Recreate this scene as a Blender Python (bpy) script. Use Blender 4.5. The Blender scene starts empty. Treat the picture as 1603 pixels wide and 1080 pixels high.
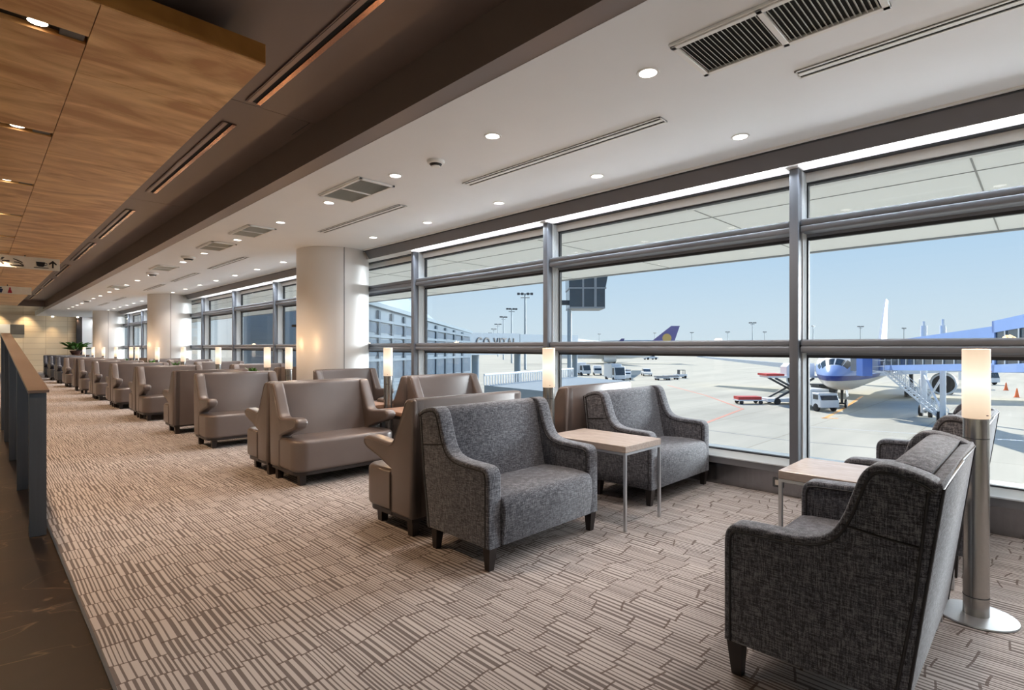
import bpy, bmesh, math, random
from mathutils import Vector, Matrix, Euler
random.seed(7)
sc = bpy.context.scene
COL = sc.collection
PI = math.pi
R = math.radians

# ------------------------------------------------------------------ camera
F = 837.0; YAW = R(45.15); EYE = 1.3
cd = bpy.data.cameras.new('camera'); cam = bpy.data.objects.new('camera', cd); COL.objects.link(cam)
cd.sensor_width = 36.0; cd.lens = 36.0 * F / 1603.0; cd.shift_y = 3.0 / 1603.0
cd.clip_start = 0.05; cd.clip_end = 6000
cam.location = (0, 0, EYE); cam.rotation_euler = (PI / 2, 0, -YAW)
sc.camera = cam
SY, CY = math.sin(YAW), math.cos(YAW)
def at(u, z):
    """floor-plan point at picture column u and distance z ahead of the camera"""
    a = (u - 801.5) / F * z
    return (z * SY + a * CY, z * CY - a * SY)

# ------------------------------------------------------------------ render look
sc.view_settings.view_transform = 'Standard'
try: sc.view_settings.look = 'None'
except Exception: pass
sc.view_settings.exposure = 0.0
sc.view_settings.gamma = 1.0
sc.view_settings.use_curve_mapping = False
cy = sc.cycles
cy.use_denoising = True
cy.max_bounces = 8; cy.diffuse_bounces = 4; cy.glossy_bounces = 3; cy.transmission_bounces = 6; cy.transparent_max_bounces = 12
cy.sample_clamp_indirect = 6.0
cy.caustics_reflective = False; cy.caustics_refractive = False

# ------------------------------------------------------------------ materials
def srgb(r, g, b):
    def f(c):
        c /= 255.0
        return c / 12.92 if c <= 0.04045 else ((c + 0.055) / 1.055) ** 2.4
    return (f(r), f(g), f(b), 1.0)

class NT:
    def __init__(s, name):
        s.m = bpy.data.materials.new(name); s.m.use_nodes = True
        s.t = s.m.node_tree; s.n = s.t.nodes; s.l = s.t.links
        s.b = s.n['Principled BSDF']; s.out = s.n['Material Output']
    def node(s, typ, **kw):
        n = s.n.new(typ)
        for k, v in kw.items(): setattr(n, k, v)
        return n
    def link(s, a, b): s.l.new(a, b)
    def math(s, op, a, b=None, c=None):
        n = s.n.new('ShaderNodeMath'); n.operation = op
        for i, v in enumerate((a, b, c)):
            if v is None: continue
            if isinstance(v, (int, float)): n.inputs[i].default_value = v
            else: s.l.new(v, n.inputs[i])
        return n.outputs[0]
    def pos(s, scale=(1, 1, 1), obj=False, rot=(0, 0, 0)):
        tc = s.n.new('ShaderNodeTexCoord') if obj else s.n.new('ShaderNodeNewGeometry')
        mp = s.n.new('ShaderNodeMapping'); mp.inputs['Scale'].default_value = scale
        mp.inputs['Rotation'].default_value = rot
        s.l.new(tc.outputs['Object'] if obj else tc.outputs['Position'], mp.inputs[0])
        return mp.outputs[0]
    def noise(s, vec, scale=5, detail=3, rough=.5, dist=0):
        n = s.n.new('ShaderNodeTexNoise'); s.l.new(vec, n.inputs['Vector'])
        n.inputs['Scale'].default_value = scale; n.inputs['Detail'].default_value = detail
        n.inputs['Roughness'].default_value = rough; n.inputs['Distortion'].default_value = dist
        return n.outputs['Fac']
    def ramp(s, fac, stops, interp='LINEAR'):
        n = s.n.new('ShaderNodeValToRGB'); n.color_ramp.interpolation = interp
        e = n.color_ramp.elements
        while len(e) < len(stops): e.new(0.5)
        for i, (p, c) in enumerate(stops): e[i].position = p; e[i].color = c
        s.l.new(fac, n.inputs[0]); return n.outputs[0]
    def mix(s, fac, a, b):
        n = s.n.new('ShaderNodeMix'); n.data_type = 'RGBA'
        if isinstance(fac, (int, float)): n.inputs[0].default_value = fac
        else: s.l.new(fac, n.inputs[0])
        for i, v in ((6, a), (7, b)):
            if isinstance(v, tuple): n.inputs[i].default_value = v
            else: s.l.new(v, n.inputs[i])
        return n.outputs[2]
    def bump(s, h, strength=.3, dist=.01):
        n = s.n.new('ShaderNodeBump'); n.inputs['Strength'].default_value = strength
        n.inputs['Distance'].default_value = dist; s.l.new(h, n.inputs['Height'])
        s.l.new(n.outputs[0], s.b.inputs['Normal'])
    def base(s, v):
        if isinstance(v, tuple): s.b.inputs['Base Color'].default_value = v
        else: s.l.new(v, s.b.inputs['Base Color'])
    def rm(s, rough, metal=0.0, spec=None):
        s.b.inputs['Roughness'].default_value = rough; s.b.inputs['Metallic'].default_value = metal
        if spec is not None: s.b.inputs['Specular IOR Level'].default_value = spec
        return s

def scale_c(c, k): return (min(1, c[0] * k), min(1, c[1] * k), min(1, c[2] * k), 1.0)

def plain(name, col, rough=.5, metal=0.0, var=.06, vscale=6.0, spec=None, stretch=(1, 1, 1)):
    t = NT(name)
    f = t.noise(t.pos(stretch), vscale, 4, .6)
    t.base(t.ramp(f, [(0.3, scale_c(col, 1 - var)), (0.7, scale_c(col, 1 + var))]))
    t.rm(rough, metal, spec)
    return t.m

def emis(name, col, strength):
    t = NT(name)
    t.base((0.8, 0.8, 0.8, 1)); t.b.inputs['Emission Color'].default_value = col
    t.b.inputs['Emission Strength'].default_value = strength; t.rm(.5)
    return t.m

M = {}
M['white'] = plain('ceiling paint', srgb(236, 240, 244), .6, var=.012, vscale=2)
M['whitetrim'] = plain('white trim paint', srgb(236, 237, 236), .45, var=.01)
M['soffit'] = plain('taupe soffit metal', srgb(124, 110, 104), .45, .2, var=.03, vscale=1.2)
M['alu'] = plain('brushed aluminium', srgb(116, 121, 131), .45, .12, var=.04, vscale=30, stretch=(1, 1, .05))
M['alurail'] = plain('rail aluminium', srgb(128, 133, 143), .45, .12, var=.03, vscale=30, stretch=(1, .05, 1))
M['alulight'] = plain('pale mullion cladding', srgb(228, 234, 240), .6, .0, spec=.2, var=.02, vscale=60, stretch=(1, .1, .02))
M['gasket'] = plain('dark gasket', srgb(52, 56, 62), .6)
M['pelmet'] = plain('grey pelmet metal', srgb(112, 114, 120), .55, .05, var=.03)
M['sill'] = plain('pale blue sill', srgb(214, 222, 230), .35, .2, var=.01)
M['steel'] = plain('brushed steel base', srgb(140, 139, 142), .22, .9, var=.08, vscale=14, stretch=(1, 2, .05))
M['lampsteel'] = plain('lamp steel', srgb(165, 162, 158), .27, .95, var=.05, vscale=30, stretch=(1, 1, .1))
M['discsteel'] = plain('lamp foot steel', srgb(196, 198, 202), .33, .85, var=.03)
M['black'] = plain('matt black', srgb(22, 21, 22), .5)
M['legdark'] = plain('dark stained wood', srgb(34, 27, 26), .38, var=.15, vscale=20, stretch=(1, 1, .1))
M['piping'] = plain('black piping', srgb(26, 25, 30), .55)
M['column'] = plain('column cladding', srgb(226, 224, 222), .42, .12, var=.012, vscale=1)
M['capbrown'] = plain('bronze cap rail', srgb(92, 79, 72), .32, .35, var=.08, vscale=8, stretch=(1, .15, 1))
M['finblue'] = plain('dark bronze panel', srgb(72, 76, 82), .35, .5, var=.12, vscale=9, stretch=(3, 3, .1))
M['socket'] = plain('socket plate', srgb(214, 206, 196), .4)
M['walnut'] = plain('walnut table top', srgb(160, 122, 98), .33, var=.1, vscale=14, stretch=(1, .12, 1))
M['signwhite'] = plain('sign face', srgb(226, 222, 208), .8, spec=.1)
M['signblack'] = plain('sign ink', srgb(26, 26, 28), .6)
M['signblue'] = plain('sign blue', srgb(24, 46, 84), .6)
M['signred'] = plain('sign red', srgb(168, 44, 60), .6)
M['green'] = plain('leaf green', srgb(66, 108, 40), .45, var=.35, vscale=12)
M['pot'] = plain('brown planter', srgb(80, 52, 46), .4)
M['glow'] = emis('downlight glow', (1.0, .93, .82, 1), 9.0)
M['glowwarm'] = emis('warm spot glow', (1.0, .84, .62, 1), 10.0)
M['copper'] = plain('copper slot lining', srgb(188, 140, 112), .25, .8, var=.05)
M['slotgrey'] = plain('slot lining', srgb(140, 122, 114), .35, .5)
M['slat'] = plain('vent slat', srgb(196, 198, 192), .5, var=.02)
M['vdark'] = plain('vent void', srgb(30, 31, 30), .9)
M['greyplate'] = plain('grey plate', srgb(86, 88, 90), .4, .3)

def m_shade():
    t = NT('opal lamp shade')
    g = t.n.new('ShaderNodeNewGeometry'); sp = t.n.new('ShaderNodeSeparateXYZ'); t.link(g.outputs['Position'], sp.inputs[0])
    # the bulb sits in the lower half of the opal tube
    d = t.math('ABSOLUTE', t.math('SUBTRACT', sp.outputs[2], 1.13))
    f = t.math('DIVIDE', d, 0.17)
    c = t.ramp(f, [(0.0, (1, .93, .80, 1)), (.4, (1, .82, .62, 1)), (1.0, (1, .75, .52, 1))])
    s = t.math('SUBTRACT', 1.30, t.math('MULTIPLY', t.math('POWER', t.math('MINIMUM', f, 1.0), .8), .56))
    t.base((.30, .27, .24, 1)); t.link(c, t.b.inputs['Emission Color']); t.link(s, t.b.inputs['Emission Strength'])
    t.rm(.35); return t.m
M['shade'] = m_shade()

def m_leather(name, col):
    t = NT(name)
    p = t.pos((1, 1, 1), obj=True)
    f = t.noise(p, 3.0, 3, .5)
    t.base(t.ramp(f, [(.3, scale_c(col, .92)), (.7, scale_c(col, 1.08))]))
    v = t.n.new('ShaderNodeTexVoronoi'); v.inputs['Scale'].default_value = 420; t.link(p, v.inputs['Vector'])
    t.bump(v.outputs['Distance'], .12, .002); t.rm(.30, 0, .6); return t.m
M['leather'] = m_leather('taupe leather', srgb(100, 89, 85))
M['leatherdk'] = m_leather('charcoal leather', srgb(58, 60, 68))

def m_tweed():
    t = NT('grey tweed')
    a = t.noise(t.pos((1, 1, 8), obj=True), 26, 3, .65)
    b = t.noise(t.pos((8, 8, 1), obj=True), 26, 3, .65)
    c = t.noise(t.pos((1, 1, 1), obj=True), 320, 2, .7)
    s = t.math('ADD', t.math('ADD', t.math('MULTIPLY', a, .9), t.math('MULTIPLY', b, .9)), t.math('MULTIPLY', c, .7))
    s = t.math('SUBTRACT', s, .75)
    t.base(t.ramp(s, [(.32, srgb(42, 42, 49)), (.50, srgb(76, 78, 87)), (.70, srgb(122, 124, 131))]))
    t.bump(s, .35, .003); t.rm(.85, 0, .25)
    t.b.inputs['Sheen Weight'].default_value = .25
    return t.m
M['tweed'] = m_tweed()

def m_carpet():
    t = NT('striped carpet')
    g = t.n.new('ShaderNodeNewGeometry'); sp = t.n.new('ShaderNodeSeparateXYZ'); t.link(g.outputs['Position'], sp.inputs[0])
    x, y = sp.outputs[0], sp.outputs[1]
    w1 = t.noise(t.pos((1, 1, 1)), 1.6, 1, .4)
    bf = t.math('ADD', t.math('DIVIDE', x, .098), t.math('MULTIPLY', w1, .22))
    blk = t.math('FLOOR', bf); lx = t.math('FRACT', bf)
    def wn(a, b, c):
        n = t.n.new('ShaderNodeTexWhiteNoise'); n.noise_dimensions = '3D'; cb = t.n.new('ShaderNodeCombineXYZ')
        for i, v_ in enumerate((a, b, c)):
            if isinstance(v_, (int, float)): cb.inputs[i].default_value = v_
            else: t.link(v_, cb.inputs[i])
        t.link(cb.outputs[0], n.inputs['Vector']); return n.outputs['Value']
    row = t.math('ADD', t.math('DIVIDE', t.math('ADD', y, t.math('MULTIPLY', w1, .3)), .19), wn(blk, .5, .5))
    j = t.math('FLOOR', row); fr = t.math('FRACT', row)
    rc = wn(blk, j, 2.5)
    cnt = t.math('ADD', 3.0, t.math('FLOOR', t.math('MULTIPLY', rc, 4.0)))
    ln = t.math('MULTIPLY', lx, cnt); st_ = t.math('FRACT', ln); si = t.math('FLOOR', ln)
    r3 = wn(t.math('ADD', blk, t.math('MULTIPLY', si, .13)), j, 9.1)
    duty = t.math('ADD', .22, t.math('MULTIPLY', r3, .42))
    v = t.math('ADD', .5, t.math('MULTIPLY', t.math('SUBTRACT', st_, duty), 1.0))
    seam = t.math('LESS_THAN', fr, .05)
    fine = t.noise(t.pos((1, 1, 1)), 420, 2, .7)
    stripe = t.ramp(v, [(.47, (0, 0, 0, 1)), (.53, (1, 1, 1, 1))])
    c = t.mix(stripe, srgb(106, 99, 97), srgb(180, 173, 170))
    c = t.mix(t.math('MULTIPLY', seam, .8), c, srgb(82, 71, 66))
    hue = t.noise(t.pos((1, 1, 1)), .9, 2, .5)
    c = t.mix(t.math('MULTIPLY', fine, .28), c, srgb(70, 60, 55))
    c = t.mix(t.math('MULTIPLY', hue, .08), c, srgb(150, 125, 110))
    t.base(c)
    h = t.math('ADD', t.math('MULTIPLY', stripe, .6), t.math('MULTIPLY', fine, .8))
    t.bump(h, .4, .004); t.rm(.95, 0, .15); return t.m
M['carpet'] = m_carpet()

def m_marble():
    t = NT('dark brown marble')
    p = t.pos((1, 1, 1))
    f = t.noise(p, 2.2, 8, .62, .6)
    c = t.ramp(f, [(.35, srgb(24, 18, 14)), (.6, srgb(37, 28, 22)), (.8, srgb(54, 42, 33))])
    n = t.noise(t.pos((1.0, 1.6, 1), rot=(0, 0, R(35))), 1.5, 3, .5, .7)
    v = t.math('ABSOLUTE', t.math('SUBTRACT', n, .5))
    vein = t.ramp(v, [(.0, (1, 1, 1, 1)), (.006, (0, 0, 0, 1))])
    c = t.mix(t.math('MULTIPLY', vein, .6), c, srgb(126, 106, 84))
    n2 = t.noise(p, 3.1, 5, .6, 1.4)
    sp = t.ramp(n2, [(.70, (0, 0, 0, 1)), (.78, (1, 1, 1, 1))])
    c = t.mix(t.math('MULTIPLY', sp, .5), c, srgb(128, 86, 52))
    t.base(c); t.rm(.3, 0, .35); return t.m
M['marble'] = m_marble()

def m_ply(name, dark, light):
    t = NT(name)
    w = t.noise(t.pos((1, 1, 1)), 1.1, 2, .5)
    p = t.pos((.7, 1.7, 1))
    f = t.noise(p, 1.4, 5, .5, 2.4)
    g = t.noise(t.pos((3, 60, 1)), 3, 2, .6)
    s = t.math('ADD', t.math('MULTIPLY', f, .8), t.math('MULTIPLY', g, .2))
    t.base(t.ramp(s, [(.38, dark), (.62, light)]))
    t.rm(.38, 0, .4); return t.m
M['ply'] = m_ply('ceiling plywood', srgb(196, 138, 80), srgb(246, 200, 138))
M['plyend'] = m_ply('plywood edge', srgb(150, 100, 44), srgb(176, 122, 60))

def m_tabletop():
    t = NT('pale oak table top')
    s = t.noise(t.pos((14, 1.2, 14), obj=True), 6, 4, .6, .6)
    t.base(t.ramp(s, [(.3, srgb(164, 150, 142)), (.7, srgb(196, 183, 174))])); t.rm(.22, 0, .6); return t.m
M['oak'] = m_tabletop()

def m_walltile():
    t = NT('cream stone tiles')
    b = t.n.new('ShaderNodeTexBrick'); b.offset = 0.0
    tc = t.pos((1, 1, 1), rot=(R(90), 0, 0)); t.link(tc, b.inputs['Vector'])
    b.inputs['Color1'].default_value = srgb(214, 200, 176); b.inputs['Color2'].default_value = srgb(204, 188, 162)
    b.inputs['Mortar'].default_value = srgb(170, 152, 126); b.inputs['Scale'].default_value = 1.0
    b.inputs['Brick Width'].default_value = .9; b.inputs['Row Height'].default_value = .3; b.inputs['Mortar Size'].default_value = .008
    t.base(b.outputs[0]); t.rm(.35); return t.m
M['tile'] = m_walltile()

def m_glass(name, tint, r0=.02):
    t = NT(name)
    t.n.remove(t.b)
    tr = t.node('ShaderNodeBsdfTransparent'); tr.inputs[0].default_value = tint
    gl = t.node('ShaderNodeBsdfGlossy'); gl.inputs['Roughness'].default_value = .0
    lw = t.node('ShaderNodeLayerWeight'); lw.inputs[0].default_value = .5
    fr = t.math('ADD', r0, t.math('MULTIPLY', t.math('POWER', lw.outputs['Facing'], 5.0), 1 - r0))
    mx = t.node('ShaderNodeMixShader'); t.link(fr, mx.inputs[0]); t.link(tr.outputs[0], mx.inputs[1]); t.link(gl.outputs[0], mx.inputs[2])
    t.link(mx.outputs[0], t.out.inputs[0]); return t.m
M['glass'] = m_glass('window glass', (.985, .995, .995, 1))

def m_apron():
    t = NT('airport concrete')
    b = t.n.new('ShaderNodeTexBrick'); b.offset = 0.0; t.link(t.pos((1, 1, 1)), b.inputs['Vector'])
    b.inputs['Color1'].default_value = (1, 1, 1, 1); b.inputs['Color2'].default_value = (.96, .96, .96, 1)
    b.inputs['Mortar'].default_value = (.80, .79, .77, 1); b.inputs['Scale'].default_value = 1.0
    b.inputs['Brick Width'].default_value = 7.5; b.inputs['Row Height'].default_value = 7.5; b.inputs['Mortar Size'].default_value = .06
    n = t.noise(t.pos((.04, .3, 1), rot=(0, 0, R(20))), 1.0, 4, .6)
    c = t.ramp(n, [(.3, srgb(172, 170, 160)), (.7, srgb(188, 185, 174))])
    mx = t.n.new('ShaderNodeMix'); mx.data_type = 'RGBA'; mx.blend_type = 'MULTIPLY'; mx.inputs[0].default_value = 1
    t.link(c, mx.inputs[6]); t.link(b.outputs[0], mx.inputs[7])
    t.base(mx.outputs[2]); t.rm(1.0, 0, .0); return t.m
M['apron'] = m_apron()
M['exsoffit'] = plain('outside soffit panel', srgb(236, 235, 231), .6, var=.01)
M['exjoint'] = plain('soffit joint', srgb(150, 149, 146), .7)
M['redline'] = plain('red taxi line', srgb(196, 140, 122), .8)
M['orangeline'] = plain('orange stand marking', srgb(222, 158, 84), .8)
M['bwhite'] = plain('aircraft white', srgb(226, 228, 230), .35, var=.02, vscale=1)
M['steelwhite'] = plain('white painted steel', srgb(226, 228, 230), .5, var=.02)
M['bridgeblue'] = plain('bridge blue', srgb(132, 164, 222), .45, var=.04, vscale=1)
M['deepblue'] = plain('deep blue panel', srgb(86, 126, 205), .45, var=.05, vscale=1)
M['darkglass'] = plain('dark glazing', srgb(38, 52, 64), .12, var=.2, vscale=1.5, spec=.8)
M['wingglass'] = plain('terminal wing glazing', srgb(74, 92, 108), .6, var=.2, vscale=1.0, spec=.1)
M['signpanel'] = plain('walkway sign panel', srgb(158, 168, 176), .8, spec=.05)
M['tyre'] = plain('tyre rubber', srgb(34, 34, 36), .8)
M['grey'] = plain('mid grey paint', srgb(142, 144, 146), .5)
M['greydk'] = plain('dark grey steel', srgb(70, 74, 78), .5, .3)
M['red'] = plain('vehicle red', srgb(196, 60, 52), .45)
M['cone'] = plain('cone orange', srgb(236, 120, 66), .6)
M['yellow'] = plain('safety yellow', srgb(222, 186, 70), .6)
M['purple'] = plain('tail purple', srgb(104, 98, 148), .5, var=.1, vscale=.4)
M['gold'] = plain('tail gold', srgb(206, 170, 96), .5)
M['mast'] = plain('mast galvanised', srgb(150, 160, 166), .5, .3)
M['bldg'] = plain('pale building cladding', srgb(134, 146, 155), .8, spec=.05, var=.04, vscale=.5)
M['bldgroof'] = plain('pale metal roof', srgb(150, 162, 168), .8, spec=.05, var=.05, vscale=.3)
M['navy'] = plain('tail navy', srgb(60, 66, 120), .5)

def m_livery():
    t = NT('aircraft livery')
    tc = t.n.new('ShaderNodeTexCoord'); sp = t.n.new('ShaderNodeSeparateXYZ'); t.link(tc.outputs['Object'], sp.inputs[0])
    # stripe rises from the nose towards the tail
    z = t.math('ADD', sp.outputs[2], t.math('MULTIPLY', t.math('MAXIMUM', t.math('SUBTRACT', -6.0, sp.outputs[0]), 0.0), .02))
    f = t.math('DIVIDE', z, 10.0)
    t.base(t.ramp(f, [(0.0, srgb(206, 200, 190)), (.345, srgb(34, 56, 128)), (.40, srgb(150, 176, 226)), (.515, srgb(232, 234, 236))], 'CONSTANT'))
    t.rm(.28, 0, .5); return t.m
M['livery'] = m_livery()

# ------------------------------------------------------------------ mesh builder
class MB:
    def __init__(s): s.bm = bmesh.new()
    def _merge(s, b):
        me = bpy.data.meshes.new('tmp'); b.to_mesh(me); b.free(); s.bm.from_mesh(me); bpy.data.meshes.remove(me)
    def box(s, x0, y0, z0, x1, y1, z1, bev=0, seg=2, mtx=None):
        b = bmesh.new(); bmesh.ops.create_cube(b, size=1)
        bmesh.ops.scale(b, vec=(abs(x1 - x0), abs(y1 - y0), abs(z1 - z0)), verts=b.verts)
        bmesh.ops.translate(b, vec=((x0 + x1) / 2, (y0 + y1) / 2, (z0 + z1) / 2), verts=b.verts)
        if bev: bmesh.ops.bevel(b, geom=list(b.edges), offset=bev, segments=seg, affect='EDGES', profile=.5, clamp_overlap=True)
        if mtx is not None: bmesh.ops.transform(b, matrix=mtx, verts=b.verts)
        s._merge(b); return s
    def prism(s, pts, a, b_, axis='x', bev=0, seg=2, mtx=None):
        """pts: 2D outline; extruded along axis between a and b_"""
        b = bmesh.new()
        def mk(p, q):
            if axis == 'x': return (q, p[0], p[1])
            if axis == 'y': return (p[0], q, p[1])
            return (p[0], p[1], q)
        v0 = [b.verts.new(mk(p, a)) for p in pts]; v1 = [b.verts.new(mk(p, b_)) for p in pts]
        n = len(pts)
        f0 = b.faces.new(v0); f1 = b.faces.new(list(reversed(v1)))
        for i in range(n): b.faces.new((v0[i], v1[i], v1[(i + 1) % n], v0[(i + 1) % n]))
        bmesh.ops.recalc_face_normals(b, faces=b.faces)
        if bev:
            es = [e for e in b.edges if (f0 in e.link_faces) or (f1 in e.link_faces)]
            bmesh.ops.bevel(b, geom=es, offset=bev, segments=seg, affect='EDGES', profile=.5, clamp_overlap=True)
        if mtx is not None: bmesh.ops.transform(b, matrix=mtx, verts=b.verts)
        s._merge(b); return s
    def hexa(s, p):
        """8 corners: bottom 4 (ccw) then top 4"""
        b = bmesh.new(); v = [b.verts.new(q) for q in p]
        for f in ((0, 3, 2, 1), (4, 5, 6, 7), (0, 1, 5, 4), (1, 2, 6, 5), (2, 3, 7, 6), (3, 0, 4, 7)): b.faces.new([v[i] for i in f])
        bmesh.ops.recalc_face_normals(b, faces=b.faces); s._merge(b); return s
    def bar(s, p0, p1, r, n=8, r1=None, square=False):
        p0, p1 = Vector(p0), Vector(p1); d = p1 - p0
        if d.length < 1e-6: return s
        q = d.to_track_quat('Z', 'Y').to_matrix(); r1 = r if r1 is None else r1
        b = bmesh.new(); k = 4 if square else n; off = PI / 4 if square else 0
        v0 = []; v1 = []
        for i in range(k):
            a = 2 * PI * i / k + off; c = Vector((math.cos(a), math.sin(a), 0))
            v0.append(b.verts.new(p0 + q @ (c * r))); v1.append(b.verts.new(p1 + q @ (c * r1)))
        b.faces.new(list(reversed(v0))); b.faces.new(v1)
        for i in range(k): b.faces.new((v0[i], v0[(i + 1) % k], v1[(i + 1) % k], v1[i]))
        s._merge(b); return s
    def tube(s, pts, r, n=6):
        pts = [Vector(p) for p in pts]; b = bmesh.new(); rings = []
        for i, p in enumerate(pts):
            d = (pts[min(i + 1, len(pts) - 1)] - pts[max(i - 1, 0)]).normalized()
            q = d.to_track_quat('Z', 'Y').to_matrix()
            if i and rings:
                pass
            rings.append((p, d))
        up = Vector((1, 0, 0)) if abs(rings[0][1].x) < .9 else Vector((0, 0, 1))
        vs = []
        for p, d in rings:
            a = d.cross(up)
            if a.length < 1e-4: a = d.cross(Vector((0, 1, 0)))
            a.normalize(); c = d.cross(a).normalized()
            vs.append([b.verts.new(p + a * r * math.cos(2 * PI * k / n) + c * r * math.sin(2 * PI * k / n)) for k in range(n)])
        for i in range(len(vs) - 1):
            for k in range(n): b.faces.new((vs[i][k], vs[i][(k + 1) % n], vs[i + 1][(k + 1) % n], vs[i + 1][k]))
        b.faces.new(list(reversed(vs[0]))); b.faces.new(vs[-1])
        bmesh.ops.recalc_face_normals(b, faces=b.faces); s._merge(b); return s
    def lathe(s, prof, cx=0, cy_=0, n=32, cap=True, mtx=None):
        """prof: (r, z) list from bottom to top"""
        b = bmesh.new(); rings = []
        for r, z in prof: rings.append([b.verts.new((cx + r * math.cos(2 * PI * k / n), cy_ + r * math.sin(2 * PI * k / n), z)) for k in range(n)])
        for i in range(len(rings) - 1):
            for k in range(n): b.faces.new((rings[i][k], rings[i][(k + 1) % n], rings[i + 1][(k + 1) % n], rings[i + 1][k]))
        if cap: b.faces.new(list(reversed(rings[0]))); b.faces.new(rings[-1])
        bmesh.ops.recalc_face_normals(b, faces=b.faces)
        if mtx is not None: bmesh.ops.transform(b, matrix=mtx, verts=b.verts)
        s._merge(b); return s
    def loft(s, rings):
        b = bmesh.new(); vs = [[b.verts.new(p) for p in r] for r in rings]; n = len(vs[0])
        for i in range(len(vs) - 1):
            for k in range(n): b.faces.new((vs[i][k], vs[i][(k + 1) % n], vs[i + 1][(k + 1) % n], vs[i + 1][k]))
        b.faces.new(list(reversed(vs[0]))); b.faces.new(vs[-1])
        bmesh.ops.recalc_face_normals(b, faces=b.faces); s._merge(b); return s
    def build(s, name, mat, parent=None, smooth=True, ang=38):
        me = bpy.data.meshes.new(name); s.bm.to_mesh(me); s.bm.free()
        if smooth:
            me.shade_smooth(); me.set_sharp_from_angle(angle=R(ang))
        o = bpy.data.objects.new(name, me); COL.objects.link(o)
        me.materials.append(M[mat] if isinstance(mat, str) else mat)
        if parent: o.parent = parent
        return o

def tag(o, label, cat, group=None, kind=None):
    if label: o['label'] = label
    if cat: o['category'] = cat
    if group: o['group'] = group
    if kind: o['kind'] = kind
    return o
def thing(name, label, cat, loc=(0, 0, 0), rz=0, group=None):
    o = bpy.data.objects.new(name, None); COL.objects.link(o); o.location = loc; o.rotation_euler = (0, 0, rz)
    o.empty_display_size = .1
    return tag(o, label, cat, group)
def struct(o): o['kind'] = 'structure'; return o
def copy_tree(o, parent=None):
    c = o.copy(); COL.objects.link(c); c.parent = parent
    for ch in list(o.children): copy_tree(ch, c)
    return c
class Proto:
    """first use returns the original, later uses return copies"""
    def __init__(s, fn): s.fn = fn; s.o = None
    def put(s, loc, rz, label, group=None):
        if s.o is None: s.o = s.fn(); o = s.o
        else: o = copy_tree(s.o)
        o.location = loc; o.rotation_euler = (0, 0, rz); o['label'] = label
        if group: o['group'] = group
        return o
ORD = ['first', 'second', 'third', 'fourth', 'fifth', 'sixth', 'seventh', 'eighth', 'ninth', 'tenth', 'eleventh', 'twelfth', 'thirteenth', 'fourteenth', 'fifteenth', 'sixteenth', 'seventeenth', 'eighteenth', 'nineteenth', 'twentieth']

# ------------------------------------------------------------------ room shell
CZ = 2.95          # white ceiling
XG = 5.12          # glass plane
YN, YF = -9.8, 38.0
struct(MB().box(.38, YN, -.06, 5.3, YF, 0).build('floor', 'carpet', smooth=False))
struct(MB().box(-4, YN, -.07, .372, YF, -.004).build('floor_marble', 'marble', smooth=False))
struct(MB().box(.370, YN, -.05, .382, YF, .003).build('trim_floor_edge', 'gasket', smooth=False))
# white ceiling with its edge
cl = MB().box(2.26, YN, CZ, 5.3, 31.0, CZ + .25).box(2.26, 31.02, CZ, 5.3, YF, CZ + .25)
struct(cl.build('ceiling', 'white', smooth=False))
# taupe soffit strip beside it
so = MB()
SZ = 3.25
ys = [YN, 1.75, 4.53, 8.5, 12.3, 16.1, 19.9, 23.7, 27.5, 30.0]
for a, b in zip(ys, ys[1:]): so.box(1.30, a + .003, SZ, 2.112, b - .003, 3.42)
so.box(2.11, YN, 2.952, 2.262, 31.0, 3.42)
struct(so.build('ceiling_soffit', 'soffit', smooth=False))
struct(MB().box(2.055, 4.53, SZ - .002, 2.06, 4.9, SZ).build('trim_access_joint', 'gasket', smooth=False))
struct(MB().box(-4, YN, SZ, 1.30, 30.0, 3.42).build('ceiling_recess', 'soffit', smooth=False))
# slim dark runner the plywood hangs from
struct(MB().box(-4, 3.75, 3.12, 1.12, 3.79, SZ).box(1.0, 3.79, 3.12, 1.05, 30.0, SZ).build('trim_plywood_hanger', 'black', smooth=False))
# plywood ceiling: outer strip boards and inner strip boards between light slots
pl = MB()
ye = [3.33, 4.24] + [4.24 + 1.88 * k for k in range(1, 14)] + [30.0]
for a, b in zip(ye, ye[1:]): pl.box(.445, a + .002, 3.0, 1.24, b - .002, 3.12)
SL = [3.77 + 1.885 * k for k in range(14)]
prev = 3.33
for y in SL:
    lo, hi = y - .055, y + .055
    pl.box(-4, prev + .002, 3.0, .441, lo, 3.12); prev = hi
    if y + .94 < 29.5:
        pl.box(-4, prev, 3.0, .441, y + .94 - .002, 3.12); prev = y + .94
pl.box(-4, prev, 3.0, .441, 30.0, 3.12)
struct(pl.build('ceiling_plywood', 'ply', smooth=False))
struct(MB().box(-4, 3.322, 3.008, 1.235, 3.331, 3.12).build('trim_plywood_end', 'plyend', smooth=False))
# deck over everything so no daylight leaks in
struct(MB().box(-4.2, YN, 3.65, 5.3, YF + .2, 3.8).box(-4, 30.0, 3.0, 2.26, 30.05, 3.7).build('ceiling_deck', 'soffit', smooth=False))
struct(MB().box(-4.2, YN, -.1, -4, YF, 3.7).build('wall_left', 'tile', smooth=False))
struct(MB().box(-4.2, YN - .2, -.1, 5.3, YN, 3.7).build('wall_near', 'white', smooth=False))
struct(MB().box(-4.2, YF, -.1, 3.96, YF + .2, 3.7).build('wall_far', 'tile', smooth=False))
struct(MB().box(3.96, YF - .3, -.1, 4.2, YF + .2, 3.0).build('trim_far_post', 'legdark', smooth=False))
struct(MB().box(4.2, YF - .25, -.1, 5.3, YF + .2, 3.0).build('wall_far_side', 'column', smooth=False))

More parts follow.
